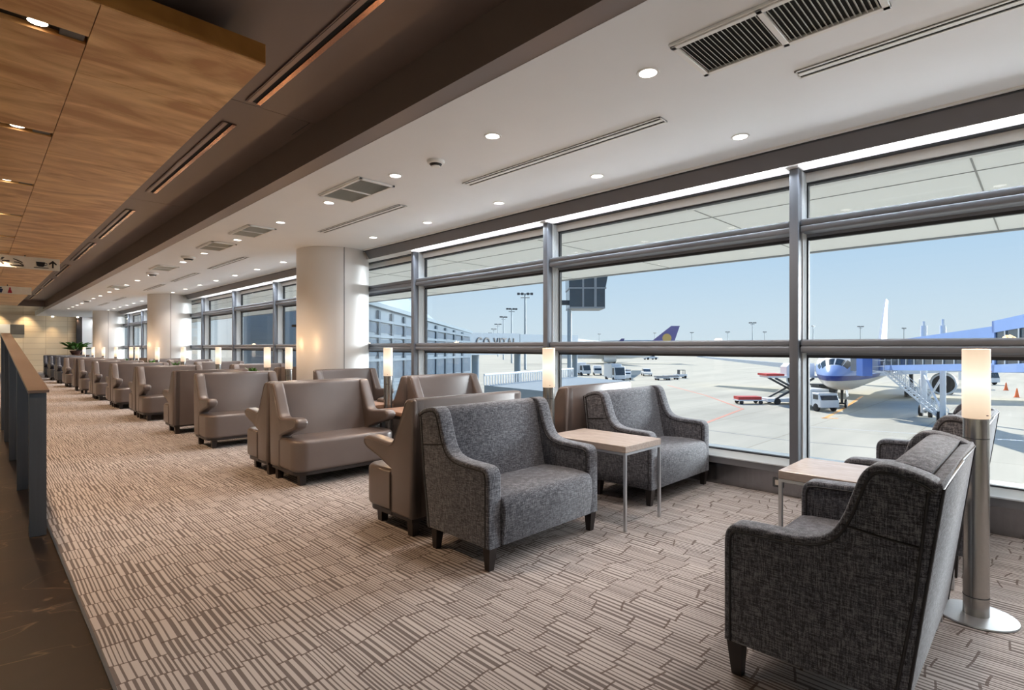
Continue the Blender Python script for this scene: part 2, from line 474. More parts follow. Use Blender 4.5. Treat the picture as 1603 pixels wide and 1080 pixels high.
# ------------------------------------------------------------------ window wall
PITCH = 2.8
MY = [1.505 + PITCH * k for k in range(-4, 14)]
bot = MB(); bot.box(5.0, YN, 0, 5.03, YF, .21)
struct(bot.build('baseboard_window', 'steel', smooth=False))
struct(MB().box(4.95, YN, .205, 5.03, YF, .262).build('trim_sill_fascia', 'pelmet', smooth=False))
struct(MB().prism([(4.945, .262), (4.945, .272), (5.16, .315), (5.3, .315), (5.3, -.1), (5.03, -.1), (5.03, .262)], YN, YF, 'y').build('trim_sill', 'sill', smooth=False))
COLS = [(4.42, 8.80), (4.42, 19.88), (4.42, 30.95)]
CR = .60
segs = [(YN, 8.25), (9.35, 19.33), (20.43, 30.4), (31.5, YF - .3)]
pe = MB(); hd = MB(); tr = MB(); dl = MB()
for a, b in segs:
    pe.prism([(4.70, 2.95), (4.80, 2.815), (4.83, 2.815), (4.83, 2.95)], a, b, 'y')
    tr.box(4.655, a, 2.936, 4.70, b, 2.95)
    dl.box(4.685, a, 2.925, 4.70, b, 2.937)
hd.box(4.80, YN, 2.812, 5.3, YF, 3.0).box(5.075, YN, 2.725, 5.3, YF, 2.812)
dl.box(5.0, YN, 2.800, 5.07, YF, 2.812); dl.box(5.10, YN, 2.705, 5.16, YF, 2.727)
struct(pe.build('trim_pelmet', 'pelmet', smooth=False))
struct(hd.build('trim_window_head', 'whitetrim', smooth=False))
struct(tr.build('trim_ceiling_track', 'whitetrim', smooth=False))
struct(dl.build('trim_dark_line', 'gasket', smooth=False))  # thin dark strips along the ceiling track and window head
for i in range(len(MY) - 1):
    y0, y1 = MY[i], MY[i + 1]
    w = struct(MB().box(XG, y0 - .02, .30, XG + .012, y1 + .02, 2.74).build('window_%d' % (i + 1), 'glass', smooth=False))
    MB().box(4.90, y0 - .035, .262, 5.0, y0 + .035, 2.81, .004).build('mullion', 'alu', w)
    m = MB().box(4.99, y0 - .04, .262, 5.115, y0 + .034, 2.81)
    for k in range(5): m.box(4.995 + k * .023, y0 - .046, .27, 5.003 + k * .023, y0 - .038, 2.80)
    m.build('mullion_side', 'alulight', w, smooth=False)
    MB().box(5.108, y0 - .055, .30, 5.15, y0 + .055, 2.74).box(5.108, y0, .30, 5.15, y1, .318).build('glazing_bead', 'gasket', w, smooth=False)
    for z0, nm in ((1.25, 'lower_rail'), (2.27, 'upper_rail')):
        r = MB().box(4.93, y0 + .036, z0 + .052, 5.09, y1 - .041, z0 + .112, .018, 3).box(4.925, y0 + .036, z0, 5.09, y1 - .041, z0 + .055, .014, 3)
        r.box(5.09, y0 + .04, z0 - .02, 5.118, y1 - .04, z0 + .02)
        r.build(nm, 'alurail', w)
        MB().box(5.109, y0 + .05, z0 - .045, 5.148, y1 - .05, z0 - .018).build('glazing_bead', 'gasket', w, smooth=False)

# added strips and area lamps in the window head, standing in for daylight
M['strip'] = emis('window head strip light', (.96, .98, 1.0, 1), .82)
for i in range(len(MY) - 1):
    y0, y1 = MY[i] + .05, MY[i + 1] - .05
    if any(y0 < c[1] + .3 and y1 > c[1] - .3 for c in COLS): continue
    tag(MB().box(4.845, y0, 2.806, 4.99, y1, 2.8125).build('daylight_fill_strip', 'strip', smooth=False), 'long flat white fill strip added over window bay %s' % ORD[i], 'ceiling light', 'added window head fill strips')
    l = bpy.data.lights.new('daylight_fill_lamp', 'AREA'); l.shape = 'RECTANGLE'; l.size = .10; l.size_y = y1 - y0; l.energy = 44; l.color = (.88, .94, 1.0); l.spread = R(170)
    o = bpy.data.objects.new('daylight_fill_lamp', l); COL.objects.link(o); o.location = (4.86, (y0 + y1) / 2, 2.80); o.rotation_euler = (0, R(38), 0)
# columns
for k, (x, y) in enumerate(COLS):
    c = thing('column', ['wide round pale column beside the nearest window bays', 'wide round pale column behind the middle sofa rows', 'wide round pale column furthest back, near the potted plant'][k], 'column', (x, y, 0))
    c['kind'] = 'structure'
    for o_, l_ in ((c, None),):
        del c['label']; del c['category']
    c.name = 'wall_column' if k == 0 else 'wall_column.%03d' % k
    a0 = R(250)
    m = MB().lathe([(CR, 0), (CR, CZ - .001)], n=96)
    m.build('cladding', 'column', c)
    ang = R(-100)
    MB().bar((CR * math.cos(ang), CR * math.sin(ang), .1), (CR * math.cos(ang), CR * math.sin(ang), CZ), .006, 6).build('joint', 'greyplate', c)
    MB().lathe([(CR + .006, 0), (CR + .006, .1)], n=64).build('kick_plate', 'steel', c)

# ------------------------------------------------------------------ ceiling fittings
def downlight_proto():
    t = thing('ceiling_downlight', '', 'ceiling light')
    MB().lathe([(.052, -.004), (.066, -.004), (.068, 0.0), (.066, .002), (.052, .002)], n=28, cap=False).build('trim_ring', 'whitetrim', t)
    MB().lathe([(.001, -.002), (.053, -.002)], n=28, cap=False).build('lamp_face', 'glow', t)
    return t
DLP = Proto(downlight_proto)
def spot(x, y, z, power, col, size=R(110), rad=.05, blend=.8, rot=(0, 0, 0)):
    l = bpy.data.lights.new('downlight_beam', 'SPOT'); l.energy = power; l.color = col; l.spot_size = size; l.spot_blend = blend; l.shadow_soft_size = rad
    o = bpy.data.objects.new('downlight_beam', l); COL.objects.link(o); o.location = (x, y, z); o.rotation_euler = rot
    return o
WARM = (1.0, .62, .34); WHT = (1.0, .80, .60)
base_y = [.32 + 1.37 * k for k in range(-4, 6)]
far_y = [10.5 + 1.37 * k for k in range(7)] + [21.6 + 1.37 * k for k in range(7)]
for row, x in (('inner', 2.86), ('window-side', 4.24)):
    ys_ = [q for q in base_y if row == 'inner' or abs(q - .32) > .1] + ([8.82] if row == 'inner' else []) + far_y + ([19.9] if row == 'inner' else [])
    for k, y in enumerate(sorted(ys_)):
        DLP.put((x, y, CZ), 0, 'round recessed downlight in the white ceiling, %s in the %s row' % (ORD[k] if k < 20 else 'furthest' if k == len(ys_) - 1 else 'last but %d' % (len(ys_) - 1 - k), row), 'white ceiling downlights')
        spot(x, y, CZ - .02, 76 if row == 'inner' else 62, (1.0, .86, .75))

def vent(x0, x1, y0, y1, label):
    t = thing('air_vent', label, 'air vent', (x0, y0, CZ), group='ceiling air grilles')
    w, l = x1 - x0, y1 - y0; h = l / 2; f = .032
    MB().box(.01, .01, -.004, w - .01, l - .01, -.001).build('backing', 'vdark', t, smooth=False)
    fr = MB()
    for a, b, c, d in ((0, 0, w, f), (0, l - f, w, l), (0, 0, f, l), (w - f, 0, w, l), (0, h - f / 2, w, h + f / 2)): fr.box(a, b, -.022, c, d, -.002, .003, 1)
    fr.box(-.012, 0, -.014, 0.0, l, -.001)
    fr.build('frame', 'whitetrim', t)
    for s_, (a, b) in enumerate(((f, h - f / 2), (h + f / 2, l - f))):
        m = MB(); n = 17
        for k in range(n):
            y = a + (b - a) * (k + .5) / n
            m.box(f, -.0065, -.0012, w - f, .0065, .0012, mtx=Matrix.Translation((0, y, -.012)) @ Matrix.Rotation(R(48), 4, 'X'))
        m.build('louvre', 'slat', t, smooth=False)
vent(2.68, 3.11, .52, 1.45, 'two-part white louvred air grille nearest the camera')
vent(2.63, 3.03, 4.70, 5.56, 'two-part white air grille beside the round smoke detector')
vent(2.60, 2.97, 7.58, 8.38, 'pale air grille left of the top of the nearest column')
vent(2.60, 2.97, 9.17, 9.98, 'pale air grille just beyond the nearest column')
vent(2.60, 2.97, 12.6, 13.4, 'small far air grille above the middle sofas')
vent(2.60, 2.97, 17.6, 18.4, 'small far air grille left of the second column')
def slot(x, y0, y1, label):
    t = thing('slot_diffuser', label, 'air vent', (x, y0, CZ), group='ceiling slot diffusers'); l = y1 - y0
    MB().box(0, 0, -.004, .11, l, -.001).build('backing', 'vdark', t, smooth=False)
    MB().box(0, 0, -.009, .012, l, -.001).box(.098, 0, -.009, .11, l, -.001).box(.036, .005, -.009, .072, l - .005, -.002).box(0, 0, -.009, .11, .01, -.001).box(0, l - .01, -.009, .11, l, -.001).build('frame', 'whitetrim', t, smooth=False)
for k, (a, b) in enumerate(((-1.2, 1.06), (1.95, 4.15), (5.28, 7.36), (10.38, 12.5), (13.4, 15.57), (16.5, 18.57), (21.5, 23.6), (24.6, 26.7))):
    slot(3.46, a, b, 'narrow twin-slot air diffuser in the white ceiling, %s from the camera' % ORD[k])
def detector(x, y, s_, label):
    t = thing('smoke_detector', label, 'smoke detector', (x, y, CZ))
    MB().lathe([(.02, -.052 * s_), (.035 * s_, -.052 * s_), (.04 * s_, -.045 * s_)], n=24).build('sensor_tip', 'whitetrim', t)
    MB().lathe([(.04 * s_, -.045 * s_), (.058 * s_, -.026 * s_)], n=28, cap=False).build('sensor_ring', 'black', t)
    MB().lathe([(.06 * s_, -.028 * s_), (.075 * s_, -.02 * s_), (.078 * s_, 0)], n=28).build('housing', 'whitetrim', t)
detector(2.89, 3.83, 1.0, 'round white smoke detector with a black band, nearest in the ceiling')
detector(2.76, 11.1, 1.5, 'round detector far along the ceiling, before the twin grilles')
detector(2.80, 14.1, 1.5, 'round detector second furthest along the white ceiling')
detector(2.80, 24.0, 1.5, 'round detector deepest along the white ceiling')
# soffit slots
def soffit_slot(y0, y1, label):
    t = thing('soffit_slot', label, 'light slot', (1.512, y0, SZ), group='taupe soffit slots'); l = y1 - y0
    MB().box(0, 0, -.003, .110, l, -.001).build('backing', 'vdark', t, smooth=False)
    MB().box(-.004, -.003, -.012, .002, l + .003, -.001).box(.008, 0, -.010, .040, l, -.002).build('lining', 'slotgrey', t, smooth=False)
    MB().box(.074, 0, -.012, .108, l, -.002).build('copper_lining', 'copper', t, smooth=False)  # copper-coloured strip along one side of the slot
ss = [(.3, 4.46), (5.02, 7.97), (9.20, 12.02), (12.6, 15.5), (16.4, 19.2), (20.1, 22.9), (23.8, 26.3), (27.0, 29.2)]
for k, (a, b) in enumerate(ss): soffit_slot(a, b, 'long copper-lined slot in the taupe soffit, %s from the camera' % ORD[k])
# plywood slot lights
def ply_slot():
    t = thing('recessed_spotlight', '', 'ceiling light')
    MB().box(-1.2, -.052, .03, .20, .052, .06).build('tray', 'black', t, smooth=False)
    MB().box(.09, -.05, .012, .195, .05, .03).build('end_plate', 'greyplate', t, smooth=False)
    MB().lathe([(.001, .018), (.043, .018)], n=24, cap=False).build('lamp_face', 'glowwarm', t)
    MB().lathe([(.043, .016), (.050, .016), (.050, .03)], n=24, cap=False).build('lamp_rim', 'black', t)
    return t
PSP = Proto(ply_slot)
for k, y in enumerate(SL[:13]):
    PSP.put((.235, y, 3.0), 0, 'round spotlight in a black slot of the plywood ceiling, %s from the camera' % ORD[k], 'plywood ceiling spotlights')
    spot(.235, y, 2.99, 175, (1.0, .68, .42), size=R(125))
# wall washers over the far wall
for k in range(5):
    x = -.2 + k * 1.05
    o = spot(x, YF - .35, 2.9 if x > 2.3 else 3.4, 230, (1, .72, .42), size=R(75), rad=.03)
    tag(MB().lathe([(.001, 0), (.05, 0), (.05, .05)], x, YF - .35, 20).build('wall_washer', 'glowwarm'), 'small ceiling spot washing the far cream wall, %s from the left' % ORD[k], 'ceiling light', 'far wall spotlights').location = (0, 0, (2.898 if x > 2.3 else 3.5))

# ------------------------------------------------------------------ signs
def sign(y, x1, z0, z1, label):
    t = thing('hanging_sign', label, 'sign', (x1, y, z0))
    h = z1 - z0
    MB().box(-2.4, -.04, 0, 0, .04, h, .004, 1).build('sign_box', 'signwhite', t, smooth=False)
    MB().box(-.5, -.01, h, -.48, .01, h + .05).box(-1.9, -.01, h, -1.88, .01, h + .05).build('hanger', 'greyplate', t, smooth=False)
    return t, h
def poly(m, pts, y=-.042, th=.004):
    m.prism(pts, y - th, y, 'y')
t, h = sign(13.4, 1.15, 2.755, 2.975, 'long white hanging sign with arrows, seat and cup symbols')
def arrow(m, cx, cz, s_, ang):
    pts = [(-.5, -.09), (.12, -.09), (-.1, -.36), (.08, -.42), (.5, 0), (.08, .42), (-.1, .36), (.12, .09), (-.5, .09)]
    poly(m, [(cx + s_ * (p[0] * math.cos(ang) - p[1] * math.sin(ang)), cz + s_ * (p[0] * math.sin(ang) + p[1] * math.cos(ang))) for p in pts])
m = MB(); arrow(m, -.10, h / 2, .14, PI / 2); m.build('up_arrow', 'signblack', t, smooth=False)
m = MB(); cx = -.27
poly(m, [(cx - .07, .14), (cx - .06, .07), (cx - .03, .05), (cx + .03, .05), (cx + .05, .07), (cx + .06, .14)])
poly(m, [(cx - .1, .025), (cx + .11, .025), (cx + .11, .038), (cx - .1, .038)])
m.tube([(cx + .055, -.044, .125), (cx + .085, -.044, .12), (cx + .09, -.044, .095), (cx + .05, -.044, .075)], .006)
m.build('cup_symbol', 'signblack', t, smooth=False)
m = MB(); cx = -.60
poly(m, [(cx - .09, .03), (cx + .09, .03), (cx + .09, .05), (cx - .09, .05)])
m.tube([(cx - .04, -.044, .10), (cx + .02, -.044, .10), (cx + .07, -.044, .065), (cx + .09, -.044, .05)], .008)
m.tube([(cx - .05, -.044, .16), (cx + .02, -.044, .13), (cx + .075, -.044, .10)], .008)
m.build('smoking_symbol', 'signblack', t, smooth=False)
m = MB(); arrow(m, -.78, h / 2, .16, PI); m.build('left_arrow', 'signblack', t, smooth=False)
t, h = sign(20.0, 1.12, 2.75, 2.95, 'smaller white hanging sign with blue and red toilet symbols, further off')
for cx, mt, nm, sk in ((-.62, 'signblue', 'man_symbol', 0), (-.44, 'signred', 'woman_symbol', 1)):
    m = MB(); poly(m, [(cx + .022 * math.cos(a * PI / 6), .15 + .022 * math.sin(a * PI / 6)) for a in range(12)])
    poly(m, [(cx - .045, .03 if sk else .12), (cx - .04 + .02 * (1 - sk), .02), (cx + .04 - .02 * (1 - sk), .02), (cx + .045, .03 if sk else .12), (cx + .02, .125), (cx - .02, .125)])
    m.build(nm, mt, t, smooth=False)

# ------------------------------------------------------------------ armchairs in tweed
def offset_path(pts, d):
    out = []
    n = len(pts)
    for i in range(n):
        a = Vector(pts[max(i - 1, 0)]); b = Vector(pts[min(i + 1, n - 1)])
        t_ = (b - a).normalized(); out.append((pts[i][0] + t_.y * d, pts[i][1] - t_.x * d))
    return out
def catmull(pts, k=4):
    out = []
    for i in range(len(pts) - 1):
        p0 = Vector(pts[max(i - 1, 0)]); p1 = Vector(pts[i]); p2 = Vector(pts[i + 1]); p3 = Vector(pts[min(i + 2, len(pts) - 1)])
        for j in range(k):
            t_ = j / k
            out.append(tuple(.5 * ((2 * p1) + (-p0 + p2) * t_ + (2 * p0 - 5 * p1 + 4 * p2 - p3) * t_ ** 2 + (-p0 + 3 * p1 - 3 * p2 + p3) * t_ ** 3)))
    out.append(tuple(pts[-1])); return out
ARM_TOP = catmull([(.335, .50), (.333, .55), (.318, .585), (.28, .602), (.17, .606), (.05, .614), (-.03, .645), (-.075, .715), (-.105, .80), (-.13, .868), (-.165, .905), (-.22, .912), (-.30, .893), (-.345, .868)], 4)
def armchair():
    t = thing('armchair', '', 'armchair')
    W = .53; TH = .105
    prof = [(.335, .135)] + ARM_TOP + [(-.30, .50), (-.245, .135)]
    for sgn in (-1, 1):
        a, b = (sgn * W, sgn * (W - TH)) if sgn > 0 else (-W, -W + TH)
        s_ = MB().prism(prof, min(a, b), max(a, b), 'x', .022, 4).build('side_panel', 'tweed', t, ang=50)
        path = [(.335, .14)] + ARM_TOP
        inner = offset_path(path, -.026)
        inner[0] = (inner[0][0], .14)
        p = MB().tube([(sgn * (W + .0005), q[0], q[1]) for q in inner], .0048)
        bk = [(-.315, .845), (-.28, .50), (-.225, .14)]
        p.tube([(sgn * (W + .0005), q[0], q[1]) for q in bk], .0048)
        p.tube([(sgn * (W + .0005), -.29, .665), (sgn * (W + .0005), -.20, .672), (sgn * (W + .0005), -.075, .69)], .004)
        inn = [q for q in inner if not (q[0] < -.15)]
        p.tube([(sgn * (W - TH - .0005), q[0], q[1]) for q in inn], .0045)
        p.build('piping', 'piping', s_)
    seat = catmull([(.345, .14), (.362, .28), (.362, .36), (.345, .405), (.30, .425), (.15, .432), (-.02, .425), (-.18, .415)], 4) + [(-.18, .14)]
    MB().prism(seat, -W + TH - .004, W - TH + .004, 'x', .012, 2).build('seat', 'tweed', t, ang=50)
    back = catmull([(-.06, .36), (-.095, .50), (-.135, .70), (-.168, .84), (-.185, .885), (-.215, .905), (-.26, .905), (-.31, .89)], 4) + [(-.30, .86), (-.22, .36)]
    MB().prism(back, -W + TH - .004, W - TH + .004, 'x', .01, 2).build('backrest', 'tweed', t, ang=50)
    bp = MB().prism([(-.215, .13), (-.31, .872), (-.345, .876), (-.352, .86), (-.256, .13)], -W + .006, W - .006, 'x', .008, 2).build('back_panel', 'tweed', t, ang=50)
    MB().tube([(-W + .008, -.256, .14), (-W + .008, -.351, .858), (0, -.353, .870), (W - .008, -.351, .858), (W - .008, -.256, .14)], .005).build('back_piping', 'piping', bp)
    for sx in (-1, 1):
        for yy, top in ((.295, .30), (-.205, -.20)):
            x = sx * (W - .045); b = .019; tt = .030
            MB().hexa([(x - b, yy - b, 0), (x + b, yy - b, 0), (x + b, yy + b, 0), (x - b, yy + b, 0), (x - tt, top - tt, .14), (x + tt, top - tt, .14), (x + tt, top + tt, .14), (x - tt, top + tt, .14)]).build('leg', 'legdark', t, smooth=False)
    return t
AC = Proto(armchair)
G = 'grey tweed armchairs'
AC.put((2.60, 2.585, 0), PI, 'grey tweed armchair in the middle foreground with its back to the taupe sofas, aisle side', G)
AC.put((4.385, 2.585, 0), PI, 'grey tweed armchair between the pale side table and the window sill', G)
AC.put((2.635, .570, 0), 0, 'grey tweed armchair seen from its side, largest at the right edge', G)
AC.put((4.40, .570, 0), 0, 'grey tweed armchair by the window, partly behind the near floor lamp', G)

# ------------------------------------------------------------------ leather sofas
def sofa(mat):
    def fn():
        t = thing('sofa', '', 'sofa')
        W = .53; TH = .115
        arm = catmull([(.28, .435), (.42, .485), (.56, .525), (.625, .55), (.655, .59), (.64, .625), (.585, .640), (.45, .632), (.33, .622), (.27, .635), (.235, .68), (.16, .82), (.105, .925), (.075, .943)], 3)
        prof = [(.28, .13)] + arm + [(.015, .945), (.0, .93), (.03, .13)]
        for sgn in (-1, 1):
            a, b = (W - TH, W) if sgn > 0 else (-W, -W + TH)
            s_ = MB().prism(prof, a, b, 'x', .028, 4).build('side_panel', mat, t, ang=50)
            inner = offset_path(arm, -.022)
            MB().tube([(sgn * (W + .0005), q[0], q[1]) for q in inner], .003).tube([(sgn * (W + .0005), .255, .14), (sgn * (W + .0005), .258, .40)], .003).build('seam', mat, s_)
        back = catmull([(.22, .38), (.20, .46), (.155, .66), (.105, .86), (.085, .93), (.06, .948)], 3) + [(.012, .948), (.0, .93), (.03, .13), (.22, .13)]
        MB().prism(back, -W + .03, W - .03, 'x', .006, 2).build('backrest', mat, t, ang=50)
        # seat block with broad rounded front corners
        pts = []
        rc = .13; yf = .655
        for k in range(9):
            a = PI / 2 * k / 8; pts.append((W + .005 - rc + rc * math.cos(a), yf - rc + rc * math.sin(a)))
        for k in range(9):
            a = PI / 2 + PI / 2 * k / 8; pts.append((-W - .005 + rc + rc * math.cos(a), yf - rc + rc * math.sin(a)))
        low = pts + [(-W - .002, .285), (W + .002, .285)]
        b = MB(); b.prism(low, .135, .43, 'z', .035, 4)
        b.box(-W + TH + .004, .18, .14, W - TH - .004, .32, .425)
        b.build('seat', mat, t, ang=50)
        low2 = [(x * .965, .285 + (y - .285) * .94) for x, y in low]
        MB().prism(low2, .105, .137, 'z').box(-W + .02, .04, .105, W - .02, .29, .137).build('plinth', 'legdark', t, smooth=False)
        for sx in (-1, 1):
            for yy in (.535, .095):
                x = sx * (W - .07 - (.03 if yy > .3 else 0)); b_ = .026
                MB().hexa([(x - b_, yy - b_, 0), (x + b_, yy - b_, 0), (x + b_, yy + b_, 0), (x - b_, yy + b_, 0), (x - .032, yy - .032, .11), (x + .032, yy - .032, .11), (x + .032, yy + .032, .11), (x - .032, yy + .032, .11)]).build('leg', 'legdark', t, smooth=False)
        return t
    return fn
SP = Proto(sofa('leather')); SD = Proto(sofa('leatherdk'))
XA, XW = 2.60, 4.225
# (y of the back, faces the camera?, row)
rows = [(2.995, 0), (5.485, 1), (5.515, 0), (8.10, 1), (9.12, 0), (11.73, 1), (11.76, 0), (14.28, 1), (14.31, 0), (16.80, 1), (16.83, 0), (19.30, 1), (20.24, 0), (22.74, 1), (22.77, 0),
        (25.28, 1), (25.31, 0), (27.80, 1), (27.83, 0), (30.30, 1)]
for k, (y, toward) in enumerate(rows):
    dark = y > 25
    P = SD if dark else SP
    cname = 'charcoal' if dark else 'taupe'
    face = 'facing the camera' if toward else 'turned away'
    for side, x in (('aisle side', XA), ('window side', XW)):
        if side == 'window side' and (y > 21): continue
        yy = y
        if side == 'window side' and abs(y - 8.10) < .01: yy = 8.04
        if side == 'window side' and abs(y - 9.12) < .01: yy = 9.45
        if side == 'window side' and abs(y - 19.30) < .01: yy = 19.15
        if side == 'window side' and abs(y - 20.24) < .01: yy = 20.55
        num = k // 2 if toward == 0 else (k - 1) // 2
        n_ = sum(1 for q in rows[:k] if q[1] == toward)
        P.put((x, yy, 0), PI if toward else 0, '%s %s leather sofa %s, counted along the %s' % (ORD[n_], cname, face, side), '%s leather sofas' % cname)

# ------------------------------------------------------------------ side tables and lamps
def table():
    t = thing('side_table', '', 'side table')
    MB().box(-.245, -.365, .552, .245, .365, .600, .003, 1).build('table_top', 'oak', t, smooth=False)
    f = MB()
    for a, b, c, d in ((-.245, -.365, .245, -.345), (-.245, .345, .245, .365), (-.245, -.365, -.225, .365), (.225, -.365, .245, .365)): f.box(a, b, .536, c, d, .552)
    f.build('apron_frame', 'discsteel', t, smooth=False)
    for sx in (-1, 1):
        for sy in (-1, 1): MB().box(sx * .235 - .010, sy * .355 - .010, 0, sx * .235 + .010, sy * .355 + .010, .54, .002, 1).build('leg', 'discsteel', t, smooth=False)
    return t
TB = Proto(table)
TB.put((3.465, 2.445, 0), 0, 'pale oak side table on thin steel legs between the two middle armchairs', 'pale oak side tables')
TB.put((3.465, .705, 0), 0, 'pale oak side table at the right, behind the near armchair', 'pale oak side tables')
def table2():
    t = thing('side_table', '', 'side table')
    MB().box(-.22, -.34, .555, .22, .34, .600, .006, 2).build('table_top', 'walnut', t)
    MB().box(-.20, -.32, .52, .20, .32, .556).build('apron_frame', 'legdark', t, smooth=False)
    for sx in (-1, 1):
        for sy in (-1, 1): MB().box(sx * .18 - .022, sy * .30 - .022, 0, sx * .18 + .022, sy * .30 + .022, .522).build('leg', 'legdark', t, smooth=False)
    MB().box(-.16, -.26, .16, .16, .26, .19).build('shelf', 'legdark', t, smooth=False)
    return t
TW = Proto(table2)
JS = [2.99, 5.5, 8.33, 9.2, 11.745, 14.295, 16.815, 19.33, 20.2, 22.75, 25.3, 27.8, 30.33]
k = 0
for J in JS:
    for s_ in (-1, 1):
        if J < 3 and s_ < 0: continue
        if abs(J - 8.33) < .01 and s_ > 0 or abs(J - 9.2) < .01 and s_ < 0 or abs(J - 19.33) < .01 and s_ > 0 or abs(J - 20.2) < .01 and s_ < 0: continue
        if J > 21: continue
        TW.put((3.42, J + s_ * .52, 0), 0, 'walnut side table between taupe sofas, %s from the camera' % ORD[k], 'walnut side tables'); k += 1
def lamp():
    t = thing('floor_lamp', '', 'floor lamp')
    MB().lathe([(.155, 0), (.158, .004), (.156, .010), (.05, .013)], n=48).build('base', 'discsteel', t)
    MB().lathe([(.050, .012), (.050, .955)], n=36).build('pole', 'lampsteel', t)
    MB().lathe([(.0512, .10), (.0512, .104)], n=36, cap=False).build('joint_ring', 'greydk', t)
    MB().lathe([(.0512, .86), (.0512, .863)], n=36, cap=False).build('joint_ring', 'greydk', t)
    MB().lathe([(.0525, .958), (.0535, .962), (.0535, 1.288), (.050, 1.290)], n=36).build('lamp_shade', 'shade', t)
    MB().lathe([(.0025, -.004), (.0025, .004)], n=10, mtx=Matrix.Translation((-.035, -.043, .975)) @ Matrix.Rotation(R(90), 4, 'X')).build('shade_screw', 'greydk', t)
    return t
LP = Proto(lamp)
LJ = [(3.41, .232)] + [(3.45, j) for j in JS]
for k, (x, y) in enumerate(LJ):
    LP.put((x, y, 0), 0, 'slim steel floor lamp with a glowing opal tube shade, %s from the camera' % ORD[k] if k else 'slim steel floor lamp with round foot beside the largest armchair', 'steel floor lamps')
    l = bpy.data.lights.new('lamp_bulb', 'POINT'); l.energy = 7.0; l.color = (1, .60, .30); l.shadow_soft_size = .055
    # light leaves through the open top of the tube and its skin
    o = bpy.data.objects.new('lamp_bulb', l); COL.objects.link(o); o.location = (x, y, 1.36)

# socket on the base wall
t = thing('wall_socket', 'small square socket plate on the steel base under the window', 'socket', (4.998, 1.66, .105))
MB().box(-.008, -.045, -.04, 0, .045, .04, .003, 1).build('frame', 'greyplate', t)
MB().box(-.011, -.024, -.022, -.006, .024, .022, .002, 1).build('outlet', 'socket', t)

# small bracket camera on the first column
t = thing('security_camera', 'small black camera sticking out of the left side of the nearest column', 'security camera', (3.90, 9.05, 1.66))
MB().box(-.10, -.02, -.02, -.02, .02, .02, .004, 1).build('camera_body', 'black', t)
MB().bar((-.02, 0, 0), (.03, 0, 0), .012).build('bracket', 'greyplate', t)

# plants
def leafy(m, n, hh, sp, w):
    for k in range(n):
        a = random.uniform(0, 2 * PI); r_ = random.uniform(.3, 1) * sp; z = random.uniform(.35, 1) * hh
        base = Vector((r_ * .25 * math.cos(a), r_ * .25 * math.sin(a), z * .45)); tip = Vector((r_ * math.cos(a), r_ * math.sin(a), z))
        d = tip - base; side = Vector((-math.sin(a), math.cos(a), 0)) * w; mid = base + d * .6 + Vector((0, 0, .12 * hh)); 
        b = bmesh.new(); v = [b.verts.new(p) for p in (base, mid - side, tip, mid + side)]
        b.faces.new(v); r = bmesh.ops.extrude_face_region(b, geom=list(b.faces)); bmesh.ops.translate(b, vec=(0, 0, .003), verts=[g for g in r['geom'] if isinstance(g, bmesh.types.BMVert)])
        m._merge(b)
def plant(x, y, z, hh, sp, n, w, potr, poth, label, group=None):
    t = thing('potted_plant', label, 'plant', (x, y, z), group=group)
    MB().lathe([(potr * .6, 0), (potr, poth), (potr * .9, poth), (potr * .85, poth - .02)], n=24).build('pot', 'pot', t)
    m = MB(); leafy(m, n, hh, sp, w)
    for v in m.bm.verts: v.co.z += poth * .7
    m.build('foliage', 'green', t, smooth=False)
    return t
for k, (J, s_) in enumerate(((9.2, 1), (14.295, 1), (16.815, 1), (20.2, 1))):
    plant(3.42, J + s_ * .52, .6, .28, .19, 34, .022, .075, .10, 'small leafy green plant on a walnut side table, %s from the camera' % ORD[k], 'table plants')
# big plant on a console at the far end
t = thing('console_cabinet', 'dark low console under the big plant by the far wall', 'cabinet', (3.45, 33.2, 0))
MB().box(-.5, -.2, 0, .5, .2, .88, .01, 1).build('body', 'legdark', t); MB().box(-.52, -.22, .88, .52, .22, .92, .005, 1).build('counter_top', 'walnut', t)
plant(3.45, 33.2, .92, .50, .72, 60, .075, .24, .20, 'big broad-leaved green plant in a brown bowl near the far wall')
# picture panel niche on far wall
t = thing('wall_screen', 'long pale blue-white screen panel on the far cream wall', 'screen', (0, YF - .02, 1.95))
MB().box(-.6, -.02, 0, 1.30, .02, .52).build('panel', 'sill', t, smooth=False)
MB().box(1.30, -.02, 0, 1.85, .02, .52).build('dark_panel', 'greyplate', t, smooth=False)

# ------------------------------------------------------------------ balustrade on the marble
def cap_z(y): return 1.0 + (y - 4.90) * .0776
t = thing('balustrade', 'bronze-capped balustrade of tall dark panels along the marble walkway', 'railing', (0, 0, 0))
ye_ = 11.6
MB().hexa([(.255, 4.88, .985), (.365, 4.88, .985), (.40, ye_, cap_z(ye_) - .02), (.285, ye_, cap_z(ye_) - .02), (.255, 4.88, 1.003), (.365, 4.88, 1.003), (.40, ye_, cap_z(ye_)), (.285, ye_, cap_z(ye_))]).build('cap_rail', 'capbrown', t, smooth=False)
for y in (4.92, 6.60, 8.40, 10.1, 11.55):
    dx = (y - 4.9) * .0045
    z = cap_z(y) - .02
    MB().hexa([(.262 + dx, y - .02, 0), (.352 + dx, y - .02, 0), (.352 + dx, y + .03, 0), (.262 + dx, y + .03, 0), (.262 + dx, y - .02, z), (.352 + dx, y - .02, z), (.352 + dx, y + .03, z), (.262 + dx, y + .03, z)]).build('panel', 'finblue', t, smooth=False)
# ------------------------------------------------------------------ outside
GZ = -5.9
struct(MB().box(5.4, -300, GZ - .2, 900, 1300, GZ).build('ground', 'apron', smooth=False))
